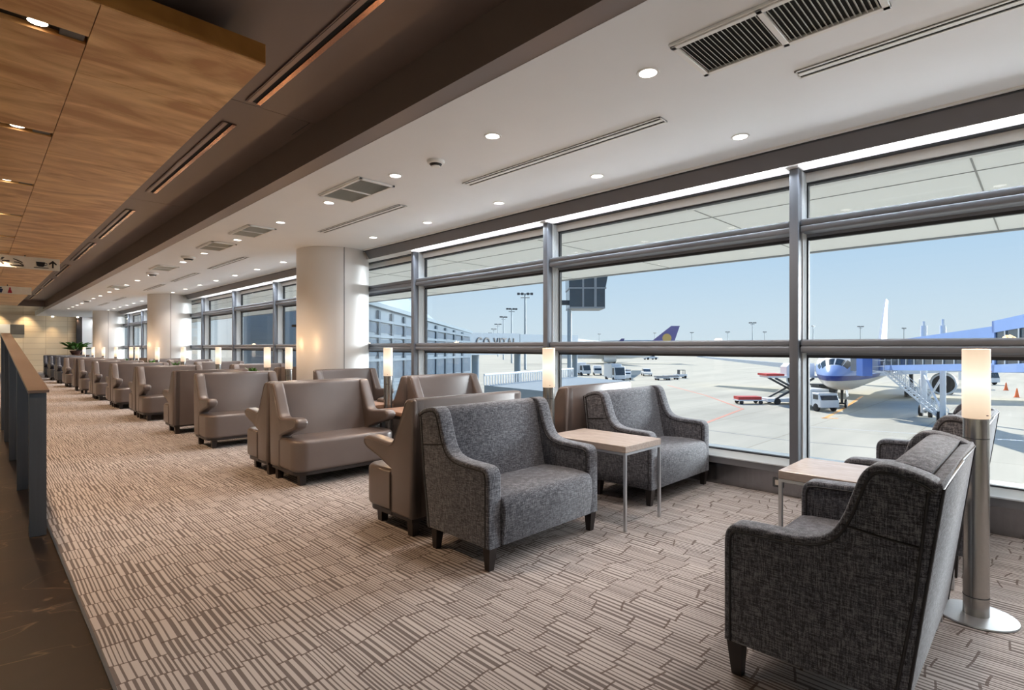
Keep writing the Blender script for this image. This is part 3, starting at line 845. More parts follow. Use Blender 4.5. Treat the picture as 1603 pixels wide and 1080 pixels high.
# the terminal's own soffit over the glass and the wall below it
s_ = MB().box(5.3, -40, 3.12, 11.30, 62, 3.35)
struct(s_.build('ceiling_outside', 'exsoffit', smooth=False))
j = MB()
for y in [-2.3 + 2.8 * k for k in range(12)]: j.box(5.3, y - .008, 3.114, 11.29, y + .008, 3.121)
for x in (7.3, 9.3): j.box(x - .008, -20, 3.114, x + .008, 60, 3.121)
struct(j.build('trim_soffit_joint', 'exjoint', smooth=False))
struct(MB().box(11.27, -40, 3.09, 11.33, 62, 3.4).build('trim_eaves', 'grey', smooth=False))
struct(MB().box(5.3, -40, GZ, 5.36, 62, -.1).build('wall_outside', 'bldg', smooth=False))

def line(name, pts, w, mat, label=None):
    m = MB()
    for a, b in zip(pts, pts[1:]):
        a = Vector((a[0], a[1], 0)); b = Vector((b[0], b[1], 0)); d = (b - a).normalized(); n_ = Vector((-d.y, d.x, 0)) * w / 2
        m.hexa([tuple(a - n_ + Vector((0, 0, GZ))), tuple(b - n_ + Vector((0, 0, GZ))), tuple(b + n_ + Vector((0, 0, GZ))), tuple(a + n_ + Vector((0, 0, GZ))),
                tuple(a - n_ + Vector((0, 0, GZ + .01))), tuple(b - n_ + Vector((0, 0, GZ + .01))), tuple(b + n_ + Vector((0, 0, GZ + .01))), tuple(a + n_ + Vector((0, 0, GZ + .01)))])
    return struct(m.build(name, mat, smooth=False))
def gp(u, v): return at(u, F * (EYE - GZ) / (v - 543.0))
line('trim_red_line', [gp(1045, 603), gp(1105, 619), gp(1163, 640), gp(1108, 661), gp(1000, 700)], .35, 'redline')
line('trim_stand_line', [gp(1290, 655), gp(1318, 641), gp(1350, 620)], .35, 'orangeline')
line('trim_stand_mark', [gp(1286, 654), gp(1312, 655)], .5, 'orangeline')
line('trim_pale_line', [gp(1265, 668), gp(1603, 690)], .12, 'bwhite')
line('trim_dark_joint', [gp(1000, 660), gp(1240, 690), gp(1500, 712)], .12, 'grey')

def wheel(m, x, y, z, r, w):
    m.lathe([(r * .55, -w / 2), (r, -w / 2 + .03), (r, w / 2 - .03), (r * .55, w / 2)], n=20, mtx=Matrix.Translation((x, y, z)) @ Matrix.Rotation(R(90), 4, 'X'))

def airliner(label, loc, rz, body='livery', fin='bwhite', emblem=None, sc_=1.0):
    """nose tip at the origin, nose towards +x, wheels on z=0"""
    t = thing('airliner', label, 'airplane', loc, rz); t.scale = (sc_,) * 3
    st = [(0, .06, -1.15), (-.25, .52, -1.1), (-.8, .92, -1.0), (-1.6, 1.30, -.84), (-2.4, 1.62, -.66), (-3.2, 1.95, -.46), (-4.4, 2.30, -.24), (-6.2, 2.64, -.05), (-8.5, 2.8, 0), (-38, 2.8, 0), (-44, 2.45, .3), (-50, 1.7, .95), (-55, .95, 1.5), (-58.5, .3, 1.9)]
    C = 4.8; n = 40
    rings = [[(x, r * math.sin(2 * PI * k / n), C + zc + r * math.cos(2 * PI * k / n)) for k in range(n)] for x, r, zc in st]
    MB().loft(rings).build('fuselage', body, t, ang=60)
    def surf(x, ph, off=.015):
        for (x0, r0, z0), (x1, r1, z1) in zip(st, st[1:]):
            if x1 <= x <= x0:
                f = (x0 - x) / (x0 - x1); r = r0 + (r1 - r0) * f + off; zc = z0 + (z1 - z0) * f
                return (x, r * math.sin(ph), C + zc + r * math.cos(ph))
    fz = MB()
    for sg in (-1, 1):
        for p0, p1, xa, xb in ((3, 33, -1.55, -2.55), (36, 58, -1.75, -2.85), (61, 74, -2.4, -3.3)):
            NS = 6
            for k in range(NS):
                f0 = k / NS; f1 = (k + 1) / NS
                def top(f): return xb - .1 * f
                def lowx(f): return xa - .12 * f
                a_, b_ = p0 + (p1 - p0) * f0, p0 + (p1 - p0) * f1
                q = [surf(lowx(f0), sg * R(a_), .03), surf(lowx(f1), sg * R(b_), .03), surf(top(f1), sg * R(b_), .03), surf(top(f0), sg * R(a_), .03)]
                q2 = [surf(lowx(f0), sg * R(a_), -.05), surf(lowx(f1), sg * R(b_), -.05), surf(top(f1), sg * R(b_), -.05), surf(top(f0), sg * R(a_), -.05)]
                fz.hexa(q2 + q)
    fz.build('cockpit_window', 'darkglass', t, smooth=False)
    # cabin windows as small separate panes would be hidden: only a row strip either side
    for sg in (-1, 1):
        w = MB()
        for k in range(48):
            x = -8.5 - k * .62
            a = surf(x, sg * R(72), .01); b = surf(x - .22, sg * R(72), .01); c = surf(x - .22, sg * R(79), .01); d = surf(x, sg * R(79), .01)
            e = [(p[0], p[1] - sg * .05, p[2]) for p in (a, b, c, d)]; w.hexa([a, b, c, d] + e)
        w.build('cabin_window_row', 'darkglass', t, smooth=False)
    for sg in (-1, 1):
        w = MB().hexa([(-20, sg * 2.4, 3.3), (-31, sg * 2.4, 3.3), (-38, sg * 28, 5.2), (-34.5, sg * 28, 5.25), (-20, sg * 2.4, 4.3), (-31, sg * 2.4, 3.8), (-38, sg * 28, 5.35), (-34.5, sg * 28, 5.45)])
        w.build('wing', 'bwhite', t, smooth=False)
        w = MB().hexa([(-50, sg * .8, 6.3), (-55.5, sg * .6, 6.3), (-59, sg * 9.5, 7.0), (-56.5, sg * 9.5, 7.0), (-50, sg * .8, 6.6), (-55.5, sg * .6, 6.5), (-59, sg * 9.5, 7.1), (-56.5, sg * 9.5, 7.12)])
        w.build('tailplane', 'bwhite', t, smooth=False)
        ey = sg * 9.0; ex = -26; ez = 2.15
        e = MB()
        ring = [(0, 1.42), (-.3, 1.52), (-2.0, 1.55), (-4.2, 1.3), (-5.2, 1.0)]
        n2 = 32
        e.loft([[(ex + x, ey + r * math.sin(2 * PI * k / n2), ez + r * math.cos(2 * PI * k / n2)) for k in range(n2)] for x, r in ring])
        e.hexa([(ex - 2, ey - .15, ez + 1.3), (ex - 5, ey - .15, ez + 1.0), (ex - 5, ey + .15, ez + 1.0), (ex - 2, ey + .15, ez + 1.3), (ex - 4, ey - .15, ez + 2.6), (ex - 8, ey - .15, ez + 2.6), (ex - 8, ey + .15, ez + 2.6), (ex - 4, ey + .15, ez + 2.6)])
        en = e.build('engine', 'bwhite', t)
        MB().lathe([(.02, .012), (1.24, .012)], n=32, cap=False, mtx=Matrix.Translation((ex, ey, ez)) @ Matrix.Rotation(R(90), 4, 'Y')).build('intake', 'black', en, smooth=False)
        MB().lathe([(.35, 0.02), (.25, .25), (.02, .45)], n=20, mtx=Matrix.Translation((ex, ey, ez)) @ Matrix.Rotation(R(90), 4, 'Y')).build('spinner', 'grey', en)
        g = MB(); g.bar((-29.5, sg * 5.3, 3.6), (-29.5, sg * 5.3, .6), .25)
        for dx in (-1, 1):
            for dy in (-.5, .5): wheel(g, -29.5 + dx, sg * 5.3 + dy, .68, .68, .45)
        g.build('main_gear', 'greydk', t)
    f = MB().hexa([(-44, -.25, 7.4), (-55.5, -.12, 7.0), (-55.5, .12, 7.0), (-44, .25, 7.4), (-55, -.08, 16.2), (-58.6, -.05, 16.2), (-58.6, .05, 16.2), (-55, .08, 16.2)])
    fo = f.build('tail_fin', fin, t, smooth=False)
    if emblem:
        for sg in (-1, 1): MB().lathe([(.05, 0), (1.9, 0), (1.9, .06)], n=24, mtx=Matrix.Translation((-53.2, sg * .22, 11.0)) @ Matrix.Rotation(R(90), 4, 'X')).build('tail_emblem', emblem, fo, smooth=False)
    g = MB(); g.bar((-6.7, 0, 2.6), (-6.7, 0, .5), .14); g.bar((-6.7, 0, 1.0), (-7.6, 0, 2.5), .09); g.bar((-6.7, -.5, .5), (-6.7, .5, .5), .1)
    g.hexa([(-5.6, -.62, 1.35), (-7.2, -.62, 1.35), (-7.2, -.58, 1.35), (-5.6, -.58, 1.35), (-5.6, -.52, 2.15), (-7.2, -.52, 2.15), (-7.2, -.48, 2.15), (-5.6, -.48, 2.15)])
    g.hexa([(-5.6, .58, 1.35), (-7.2, .58, 1.35), (-7.2, .62, 1.35), (-5.6, .62, 1.35), (-5.6, .48, 2.15), (-7.2, .48, 2.15), (-7.2, .52, 2.15), (-5.6, .52, 2.15)])
    for sy in (-.42, .42): wheel(g, -6.7, sy, .5, .5, .3)
    g.build('nose_gear', 'greydk', t)
    return t
# heading: from tail towards the camera side
hx, hy = -.9965, -.085
gear = gp(1318, 638)
nose = (gear[0] + hx * 6.7, gear[1] + hy * 6.7)
airliner('white and blue airliner parked nose-on at the jet bridge', (nose[0], nose[1], GZ), math.atan2(hy, hx))
p = at(850, 236); airliner('distant airliner with a purple and gold tail fin', (p[0], p[1], GZ), R(128), 'bwhite', 'purple', 'gold')
p = at(898, 560); airliner('tiny far airliner with a dark blue tail, left of the purple-tailed one', (p[0], p[1], GZ), R(150), 'bwhite', 'navy')

# jet bridge
def seg_frame(p0, p1): 
    d = Vector((p1[0] - p0[0], p1[1] - p0[1], 0)); return d.length, d.normalized(), Vector((-d.normalized().y, d.normalized().x, 0))
def tunnel(t, p0, p1, zb0, zb1, hgt, wid, nwin, name='tunnel'):
    L, d, n_ = seg_frame(p0, p1); 
    def P(s_, w, h): 
        f = s_ / L; return tuple(Vector((p0[0], p0[1], 0)) + d * s_ + n_ * w + Vector((0, 0, zb0 + (zb1 - zb0) * f + h)))
    hw = wid / 2
    def slab(m, s0, s1, w0, w1, h0, h1): m.hexa([P(s0, w0, h0), P(s1, w0, h0), P(s1, w1, h0), P(s0, w1, h0), P(s0, w0, h1), P(s1, w0, h1), P(s1, w1, h1), P(s0, w1, h1)])
    m = MB(); slab(m, 0, L, -hw, hw, 0, .5); slab(m, 0, L, -hw, hw, hgt - .75, hgt)
    slab(m, 0, .35, -hw, hw, 0, hgt); slab(m, L - .35, L, -hw, hw, 0, hgt)
    m.build(name, 'bridgeblue', t, smooth=False)
    g = MB(); slab(g, .3, L - .3, -hw + .08, hw - .08, .45, hgt - .7); g.build('glazing', 'darkglass', t, smooth=False)
    pst = MB()
    for k in range(1, nwin):
        s_ = L * k / nwin
        for w in (-hw, hw - .06): slab(pst, s_ - .05, s_ + .05, w, w + .06, .5, hgt - .75)
    for w in (-hw, hw - .06):
        a, b = L * (nwin - 1) / nwin, L
        pst.bar(P(a, w + .03, .5), P((a + b) / 2, w + .03, hgt - .75), .06); pst.bar(P(b, w + .03, .5), P((a + b) / 2, w + .03, hgt - .75), .06)
    pst.build('window_post', 'sill', t, smooth=False)
    return P
jb = thing('jet_bridge', 'blue glazed jet bridge leading to the parked airliner', 'jet bridge', (0, 0, 0))
A = at(1398, 56.0); B = at(1597, 34.0)
P = tunnel(jb, A, B, GZ + 4.75, GZ + 5.65, 2.9, 2.6, 12)
C2 = at(1780, 24.0)
tunnel(jb, at(1600, 33.8), C2, GZ + 5.55, GZ + 6.1, 3.3, 3.0, 6, 'outer_tunnel')
cb = at(1366, 58.5)
m = MB(); m.lathe([(1.9, GZ + 4.5), (1.9, GZ + 7.6)], cb[0], cb[1], 24); m.build('cab', 'steelwhite', jb)
ca = at(1353, 55.5)
MB().box(-.5, -.5, GZ + 4.2, .5, .5, GZ + 7.6, mtx=Matrix.Translation((ca[0], ca[1], 0)) @ Matrix.Rotation(-YAW, 4, 'Z')).build('cab_side_panel', 'deepblue', jb, smooth=False)
m = MB(); bl = at(1338, 61.5)
for k in range(6):
    q = at(1341 + k * 1.1, 57.6 - k * .2); m.box(-.10, -.25, GZ + 4.6, .10, .6, GZ + 8.0, mtx=Matrix.Translation((q[0], q[1], 0)) @ Matrix.Rotation(R(-20), 4, 'Z'))
m.build('bellows', 'grey', jb, smooth=False)
q = gp(1446, 652)
m = MB(); m.bar((q[0], q[1], GZ + .4), (q[0], q[1], 3.5), .28, 16); m.bar((q[0], q[1], 3.5), (q[0], q[1], 3.95), .12); m.build('lift_column', 'steelwhite', jb)
q2 = at(1476, 50.0)
m = MB(); m.bar((q2[0], q2[1], GZ + .4), (q2[0], q2[1], 3.3), .24, 16); m.bar((q2[0], q2[1], 3.3), (q2[0], q2[1], 3.9), .12); m.build('lift_column', 'steelwhite', jb)
m = MB(); m.bar((q[0], q[1], GZ + .8), (q2[0], q2[1], GZ + .8), .16); m.bar((q[0], q[1], GZ + 4.5), (q2[0], q2[1], GZ + 1.0), .10); m.bar((q[0], q[1], GZ + 1.0), (q2[0], q2[1], GZ + 4.5), .10); m.build('brace', 'steelwhite', jb)
m = MB()
for qq in (q, q2): wheel(m, qq[0] + .5, qq[1] + .3, GZ + .55, .55, .4); wheel(m, qq[0] - .3, qq[1] - .6, GZ + .55, .55, .4)
m.build('wheel', 'tyre', jb)
# white service stairs
sw = thing('service_stairs', 'white lattice service stairs hanging from the jet bridge cab', 'stairs', (0, 0, 0))
T = at(1388, 55.0); Bt = at(1480, 50.5)
d = Vector((Bt[0] - T[0], Bt[1] - T[1], 0)); Ls = d.length; d.normalize(); nn = Vector((-d.y, d.x, 0)) * .55
zt, zb = GZ + 4.6, GZ + .25
def sp_(f, w, h): return tuple(Vector((T[0], T[1], 0)) + d * Ls * f + nn * w + Vector((0, 0, zt + (zb - zt) * f + h)))
for w in (-1, 1):
    m = MB().bar(sp_(0, w, 0), sp_(1, w, 0), .10, square=True); m.build('stringer', 'steelwhite', sw, smooth=False)
    m = MB()
    for h in (.35, .7, 1.05): m.bar(sp_(0, w, h), sp_(1, w, h), .032)
    for k in range(15): m.bar(sp_(k / 14, w, 0), sp_(k / 14, w, 1.05), .035)
    m.build('handrail', 'steelwhite', sw)
m = MB()
for k in range(20): m.bar(sp_((k + .5) / 20, -1, .02), sp_((k + .5) / 20, 1, .02), .065, square=True)
m.build('tread', 'steelwhite', sw, smooth=False)
m = MB(); c0 = at(1383, 55.6)
m.box(-1.1, -1.0, GZ + 4.5, 1.1, 1.0, GZ + 4.7, mtx=Matrix.Translation((c0[0], c0[1], 0)))
for dx in (-1.05, 1.05):
    for dy in (-.95, .95): m.bar((c0[0] + dx, c0[1] + dy, GZ + 4.6), (c0[0] + dx, c0[1] + dy, GZ + 5.8), .04)
for h in (5.2, 5.8):
    for a, b in (((-1.05, -.95), (1.05, -.95)), ((-1.05, .95), (1.05, .95)), ((-1.05, -.95), (-1.05, .95))): m.bar((c0[0] + a[0], c0[1] + a[1], GZ + h), (c0[0] + b[0], c0[1] + b[1], GZ + h), .04)
m.build('landing', 'steelwhite', sw)
m = MB(); m.bar(sp_(1, -1, 0), (sp_(1, -1, 0)[0], sp_(1, -1, 0)[1], GZ), .08); m.bar(sp_(1, 1, 0), (sp_(1, 1, 0)[0], sp_(1, 1, 0)[1], GZ), .08); m.build('foot', 'yellow', sw)

# cargo loader
def face_mtx(u, z, zz=GZ, ang=0): p = at(u, z); return Matrix.Translation((p[0], p[1], zz)) @ Matrix.Rotation(-YAW + ang, 4, 'Z')   # local x to the right of view, y away
def vehicle_root(name, label, cat, u, v, ang=0, z=None, group=None):
    z = F * (EYE - GZ) / (v - 543.0) if z is None else z; p = at(u, z)
    return thing(name, label, cat, (p[0], p[1], GZ), -YAW + ang, group)
ld = vehicle_root('cargo_loader', 'scissor-lift cargo loader with raised platform beside the airliner nose', 'cargo loader', 1235, 632)
m = MB(); m.box(-3.2, -1.2, 3.35, 5.2, 1.2, 3.6); m.build('platform', 'steelwhite', ld, smooth=False)
m = MB(); m.box(-3.4, -1.25, 3.60, -1.2, 1.25, 3.85); m.build('platform_edge', 'red', ld, smooth=False)
m = MB()
for yy in (-1.0, 1.0): m.bar((-2.2, yy, .7), (2.6, yy, 3.3), .16, square=True); m.bar((-2.2, yy, 3.3), (2.6, yy, .7), .16, square=True)
m.build('scissor_arm', 'greydk', ld, smooth=False)
m = MB().box(-3.2, -1.1, .35, 5.2, 1.1, .75); m.build('chassis', 'steelwhite', ld, smooth=False)
m = MB().box(3.4, -1.1, .7, 5.4, 1.1, 2.3).box(3.2, -1.0, 2.3, 5.2, 1.0, 2.5); m.build('cab', 'greydk', ld, smooth=False)
m = MB()
for x in (-2, .8, 4.2):
    for y in (-1.05, 1.05): wheel(m, x, y, .4, .4, .3)
m.build('wheel', 'tyre', ld)
for k, x in enumerate((.1, 2.0)):
    q = Vector((x, 0, 3.6)); q.rotate(Euler((0, 0, -YAW))); 
    o = MB().prism([(-.8, 0), (.8, 0), (.8, 1.55), (-.35, 1.55), (-.8, 1.1)], -.8, .8, 'y', .03, 1).build('cargo_container', 'bwhite', smooth=False)
    tag(o, ['white air cargo container on the left of the raised loader platform', 'white air cargo container on the loader platform, partly behind the window post'][k], 'container'); o.location = (ld.location.x + q.x, ld.location.y + q.y, GZ + q.z); o.rotation_euler = (0, 0, -YAW)
def dolly(u, v, label, ang=0, red=True, group=None):
    t = vehicle_root('baggage_dolly', label, 'cart', u, v, ang, group=group)
    MB().box(-1.7, -.8, .42, 1.7, .8, .58).build('deck', 'steelwhite', t, smooth=False)
    MB().box(-1.6, -.75, .58, 1.3, .75, .95).build('load', 'red' if red else 'grey', t, smooth=False)
    m = MB()
    for x in (-1.2, 1.2):
        for y in (-.7, .7): wheel(m, x, y, .25, .25, .18)
    m.build('wheel', 'tyre', t)
dolly(1172, 632, 'low white and red dolly parked left of the cargo loader')
dolly(1050, 594, 'low flat dolly towed across the apron behind the small tug', .1, False)
dolly(1037, 595, 'last low flat dolly of the small tug train', .1, False)
def truck(u, v, label, w=2.4, l=6, h=2.8, ang=0, body='bwhite', cab='bwhite', roof=None, z=None, name='truck', cat='truck'):
    t = vehicle_root(name, label, cat, u, v, ang, z)
    hl = l / 2
    MB().box(-hl, -w / 2, .6, hl * .35, w / 2, h, .06, 1).build('cargo_body', body, t, smooth=False)
    MB().prism([(hl * .4, .5), (hl, .5), (hl, 1.3), (hl * .86, h * .86), (hl * .4, h * .86)], -w / 2, w / 2, 'y', .05, 1).build('cab', cab, t, smooth=False)
    MB().prism([(hl * .99, 1.32), (hl * 1.003, 1.32), (hl * .885, h * .80), (hl * .86, h * .80)], -w / 2 + .12, w / 2 - .12, 'y').box(hl * .5, -w / 2 - .012, 1.35, hl * .84, w / 2 + .012, h * .78).build('windscreen', 'darkglass', t, smooth=False)
    m = MB()
    for x in (-hl * .6, hl * .68):
        for y in (-w / 2 + .12, w / 2 - .12): wheel(m, x, y, .45, .45, .3)
    m.build('wheel', 'tyre', t)
    if roof: MB().box(hl * .45, -w / 2 + .2, h * .86, hl * .8, w / 2 - .2, h * .86 + .25).build('light_bar', roof, t, smooth=False)
    return t
truck(962, 596, 'white truck with boxy body, nearest on the left apron', ang=R(-75), l=5.5, h=3.6)
truck(935, 587, 'small white van with green-tinted windscreen, left of the boxy truck', ang=R(-95), l=4.5, h=2.4, w=2.0)
truck(908, 587, 'white service truck beside the tall grey pole', ang=R(-60), l=6, h=3.2)
truck(980, 594, 'grey service van right of the boxy white truck', ang=R(-100), l=4.5, h=2.2, w=2.0, body='grey')
truck(1532, 601, 'white emergency van with red light bar behind the near floor lamp', ang=R(-80), l=6, h=2.9, roof='red', name='van', cat='van')
truck(1466, 616, 'white vehicle with blue bonnet under the jet bridge', ang=R(-90), l=4.5, h=2.2, w=2.1, cab='deepblue', name='van', cat='van')
truck(1276, 641, 'white belt truck beside the airliner nose wheel', ang=R(-85), l=5, h=2.4, w=2.2)
def car(u, v, label, ang=0, z=None, col='bwhite', name='car', cat='car', s_=1.0, group=None):
    t = vehicle_root(name, label, cat, u, v, ang, z, group); t.scale = (s_,) * 3
    MB().prism([(-2.2, .35), (2.2, .35), (2.25, .75), (1.3, .92), (-1.9, .95), (-2.25, .8)], -.88, .88, 'y', .08, 2).build('body', col, t)
    MB().prism([(-1.9, .92), (1.25, .92), (.45, 1.45), (-1.2, 1.47)], -.76, .76, 'y', .05, 1).build('greenhouse', 'darkglass', t)
    MB().prism([(-1.2, 1.46), (.45, 1.45), (.3, 1.52), (-1.1, 1.53)], -.70, .70, 'y').build('roof', col, t, smooth=False)
    m = MB()
    for x in (-1.35, 1.4):
        for y in (-.8, .8): wheel(m, x, y, .33, .33, .22)
    m.build('wheel', 'tyre', t)
    return t
car(1012, 588, 'white airport car alone in the middle of the apron', R(-95), s_=1.15)
car(1018, 563, 'white far airport vehicle just below the window rail', R(20), s_=1.9)
tg = vehicle_root('baggage_tug', 'small open tug pulling flat dollies on the apron', 'tug', 1065, 592, .1)
MB().box(-1.4, -.7, .35, 1.4, .7, .95, .05, 1).build('body', 'bwhite', tg, smooth=False)
MB().box(-.5, -.6, .95, -.35, .6, 1.9).box(-.5, -.6, 1.85, .9, .6, 1.95).box(.8, -.6, .95, .9, -.5, 1.9).box(.8, .5, .95, .9, .6, 1.9).build('cab', 'greydk', tg, smooth=False)
m = MB()
for x in (-.9, .9):
    for y in (-.65, .65): wheel(m, x, y, .3, .3, .2)
m.build('wheel', 'tyre', tg)
cars = [(676, 583), (690, 579), (700, 574), (683, 571), (696, 566), (706, 563), (668, 568), (712, 559)]
for k, (u, v) in enumerate(cars):
    car(u, v, 'parked car in the shaded row beyond the window, %s' % ['nearest and leftmost', 'second nearest', 'third nearest', 'fourth nearest', 'fifth nearest', 'sixth nearest', 'left edge by the window post', 'most distant'][k], R(150), z=F * 7.2 / (v - 543) * .62 if False else None, col='bwhite' if k % 3 else 'grey', s_=1.0 if v > 575 else 1.2, group='parked cars')
for k, (u, v) in enumerate(((1575, 611), (1592, 622))):
    p = gp(u, v)
    t = thing('traffic_cone', ['orange traffic cone on the apron, the further one', 'orange traffic cone on the apron at the right picture edge'][k], 'traffic cone', (p[0], p[1], GZ), group='traffic cones')
    MB().box(-.35, -.35, 0, .35, .35, .08).build('foot', 'cone', t, smooth=False); MB().lathe([(.28, .08), (.06, 1.3)], n=16).build('cone_body', 'cone', t)

# light masts
def mast_fn():
    t = thing('light_mast', '', 'light mast')
    MB().bar((0, 0, 0), (0, 0, 24), .42, 10, .26).build('pole', 'mast', t)
    MB().bar((-2.2, 0, 24), (2.2, 0, 24), .18).bar((-1.4, 0, 22.8), (1.4, 0, 22.8), .18).build('crossarm', 'mast', t)
    m = MB()
    for x in (-2.1, -.9, .9, 2.1): m.box(x - .4, -.5, 23.6, x + .4, .3, 24.3)
    m.build('floodlight', 'greydk', t, smooth=False)
    return t
LM = Proto(mast_fn)
masts = [(822, 169), (801, 236), (788, 300), (779.5, 395), (773, 500), (767, 640), (1178, 372), (1083, 620), (1025, 640), (1139, 600), (1197, 600), (1273, 430), (1347, 440), (1415, 480), (938, 700), (1545, 700)]
for k, (u, z) in enumerate(masts):
    p = at(u, z)
    lab = 'tall floodlight mast above the white sign bridge, %s nearest of the row' % ORD[k] if k < 6 else ['slim mast left of the second window post', 'faint mast right of the purple tail', 'faint mast left of the purple tail', 'faint mast midway between purple tail and window post', 'faint mast closest to the second window post', 'mast just right of the second window post', 'mast left of the white tail fin', 'mast right of the white tail fin', 'faint mast left of the far tails', 'faint mast far right over the jet bridge'][k - 6]
    o = LM.put((p[0], p[1], GZ), -YAW + R(20 * (k % 3)), lab, 'apron floodlight masts')
# boxy dark cabin on a pole
bx = thing('apron_cabin', 'dark glazed cabin box on a grey pole under the eaves', 'cabin', (*at(916, 46), 0), -YAW)
MB().box(-1.5, -1.5, 4.62, 1.45, 1.5, 6.15).build('lower_glazing', 'darkglass', bx, smooth=False)
MB().prism([(-1.55, 6.25), (1.5, 6.25), (1.95, 8.6), (-1.55, 8.6)], -1.5, 1.5, 'y').build('upper_glazing', 'darkglass', bx, smooth=False)
MB().box(-1.55, -1.55, 6.15, 1.55, 1.55, 6.27).box(-1.5, -1.55, 4.5, 1.45, 1.55, 4.64).box(-.45, -1.54, 4.6, -.3, -1.45, 8.6).box(.55, -1.54, 4.6, .75, -1.45, 8.6).build('frame', 'grey', bx, smooth=False)
MB().bar((-1.35, 0, GZ), (-1.35, 0, 4.55), .19, 14).build('pole', 'mast', bx)
MB().box(-2.6, -.2, 4.9, -1.5, .2, 5.3).build('walkway', 'greydk', bx, smooth=False)

# sign bridge and terminal wing far left
def text_obj(txt, size, loc, rot, mat, name, parent, ext=.03):
    c = bpy.data.curves.new(name, 'FONT'); c.body = txt; c.size = size; c.extrude = ext; c.space_character = 1.15
    o = bpy.data.objects.new(name + '_src', c); COL.objects.link(o)
    bpy.context.view_layer.update()
    me = bpy.data.meshes.new_from_object(o.evaluated_get(bpy.context.evaluated_depsgraph_get()))
    COL.objects.unlink(o); bpy.data.objects.remove(o)
    r = bpy.data.objects.new(name, me); COL.objects.link(r); me.materials.clear(); me.materials.append(M[mat])
    r.matrix_local = Matrix.Translation(loc) @ rot; r.parent = parent; return r
br = thing('sign_bridge', 'white panelled elevated walkway lettered GO VITAL beyond the windows', 'walkway', (0, 0, 0))
def wallpiece(par, u0, z0, u1, z1, zb, zt0, zt1, th, mat, name):
    a, b = at(u0, z0), at(u1, z1); d_ = Vector((b[0] - a[0], b[1] - a[1], 0)).normalized(); n_ = Vector((-d_.y, d_.x, 0)) * th
    if n_.dot(Vector((a[0], a[1], 0))) < 0: n_ = -n_
    return MB().hexa([(a[0], a[1], zb), (b[0], b[1], zb), (b[0] + n_.x, b[1] + n_.y, zb), (a[0] + n_.x, a[1] + n_.y, zb), (a[0], a[1], zt0), (b[0], b[1], zt1), (b[0] + n_.x, b[1] + n_.y, zt1), (a[0] + n_.x, a[1] + n_.y, zt0)]).build(name, mat, par, smooth=False)
zz = 60.0
wallpiece(br, 738, 56, 813.5, 64, .45, 2.78, 2.90, 3, 'signpanel', 'sign_panel')
wallpiece(br, 814.5, 64.2, 905, 78, .45, 2.84, 2.98, 3, 'signpanel', 'wall_panel')
wallpiece(br, 905, 78, 992, 170, .35, 2.5, 1.9, 3, 'greydk', 'far_section')
a, b = at(738, 56), at(813.5, 64)
ang_ = math.atan2(b[1] - a[1], b[0] - a[0])
off = Vector((a[0], a[1], 0)); dd = Vector((math.cos(ang_), math.sin(ang_), 0)); nn_ = Vector((dd.y, -dd.x, 0))
L_ = math.hypot(b[0] - a[0], b[1] - a[1])
text_obj('GO VITAL', 1.6, tuple(off + dd * L_ * .08 + nn_ * .06 + Vector((0, 0, 1.22))), Matrix.Rotation(ang_, 4, 'Z') @ Matrix.Rotation(R(90), 4, 'X'), 'signblack', 'lettering', br)
for u, z in ((745, 57), (812, 64), (868, 72), (903, 78)):
    p = at(u, z); MB().bar((p[0] + .8, p[1] + 1, GZ), (p[0] + .8, p[1] + 1, .5), .4, 12).build('support_pillar', 'bldg', br)
tw = thing('terminal_wing', 'pale terminal wing with sloping roof and banded glazing at the far left', 'building', (0, 0, 0))
wallpiece(tw, 520, 36, 738, 56, GZ, 4.9, 2.75, 8, 'bldg', 'wall')
for z0, z1, zt0, zt1, mt in ((2.55, 1.9, 3.35, 2.25, 'wingglass'), (.6, .6, 1.9, 1.7, 'wingglass'), (-1.2, -1.2, .2, .3, 'wingglass'), (-4.0, -4.0, -2.2, -2.2, 'wingglass')):
    a, b = at(520, 35.9), at(736, 55.7)
    MB().hexa([(a[0], a[1], z0), (b[0], b[1], z1), (b[0] + .3, b[1] + .3, z1), (a[0] + .3, a[1] + .3, z0), (a[0], a[1], zt0), (b[0], b[1], zt1), (b[0] + .3, b[1] + .3, zt1), (a[0] + .3, a[1] + .3, zt0)]).build('window_band', mt, tw, smooth=False)
m = MB(); a, b = at(520, 35.8), at(736, 55.6)
for k in range(1, 12):
    f = k / 12; m.bar((a[0] + (b[0] - a[0]) * f, a[1] + (b[1] - a[1]) * f, GZ), (a[0] + (b[0] - a[0]) * f, a[1] + (b[1] - a[1]) * f, 4.6 - 2 * f), .12, square=True)
for z0, z1 in ((2.2, 1.8), (.3, .3), (-1.6, -1.6), (3.6, 2.4)): m.bar((a[0], a[1], z0), (b[0], b[1], z1), .14, square=True)
m.build('facade_frame', 'bldg', tw, smooth=False)
a, b, c_, d_ = at(515, 35), at(740, 56.2), at(700, 66), at(560, 50)
MB().hexa([(a[0], a[1], 4.85), (b[0], b[1], 2.70), (c_[0], c_[1], 3.0), (d_[0], d_[1], 9.2), (a[0], a[1], 5.2), (b[0], b[1], 2.95), (c_[0], c_[1], 3.4), (d_[0], d_[1], 9.6)]).build('roof', 'bldgroof', tw, smooth=False)
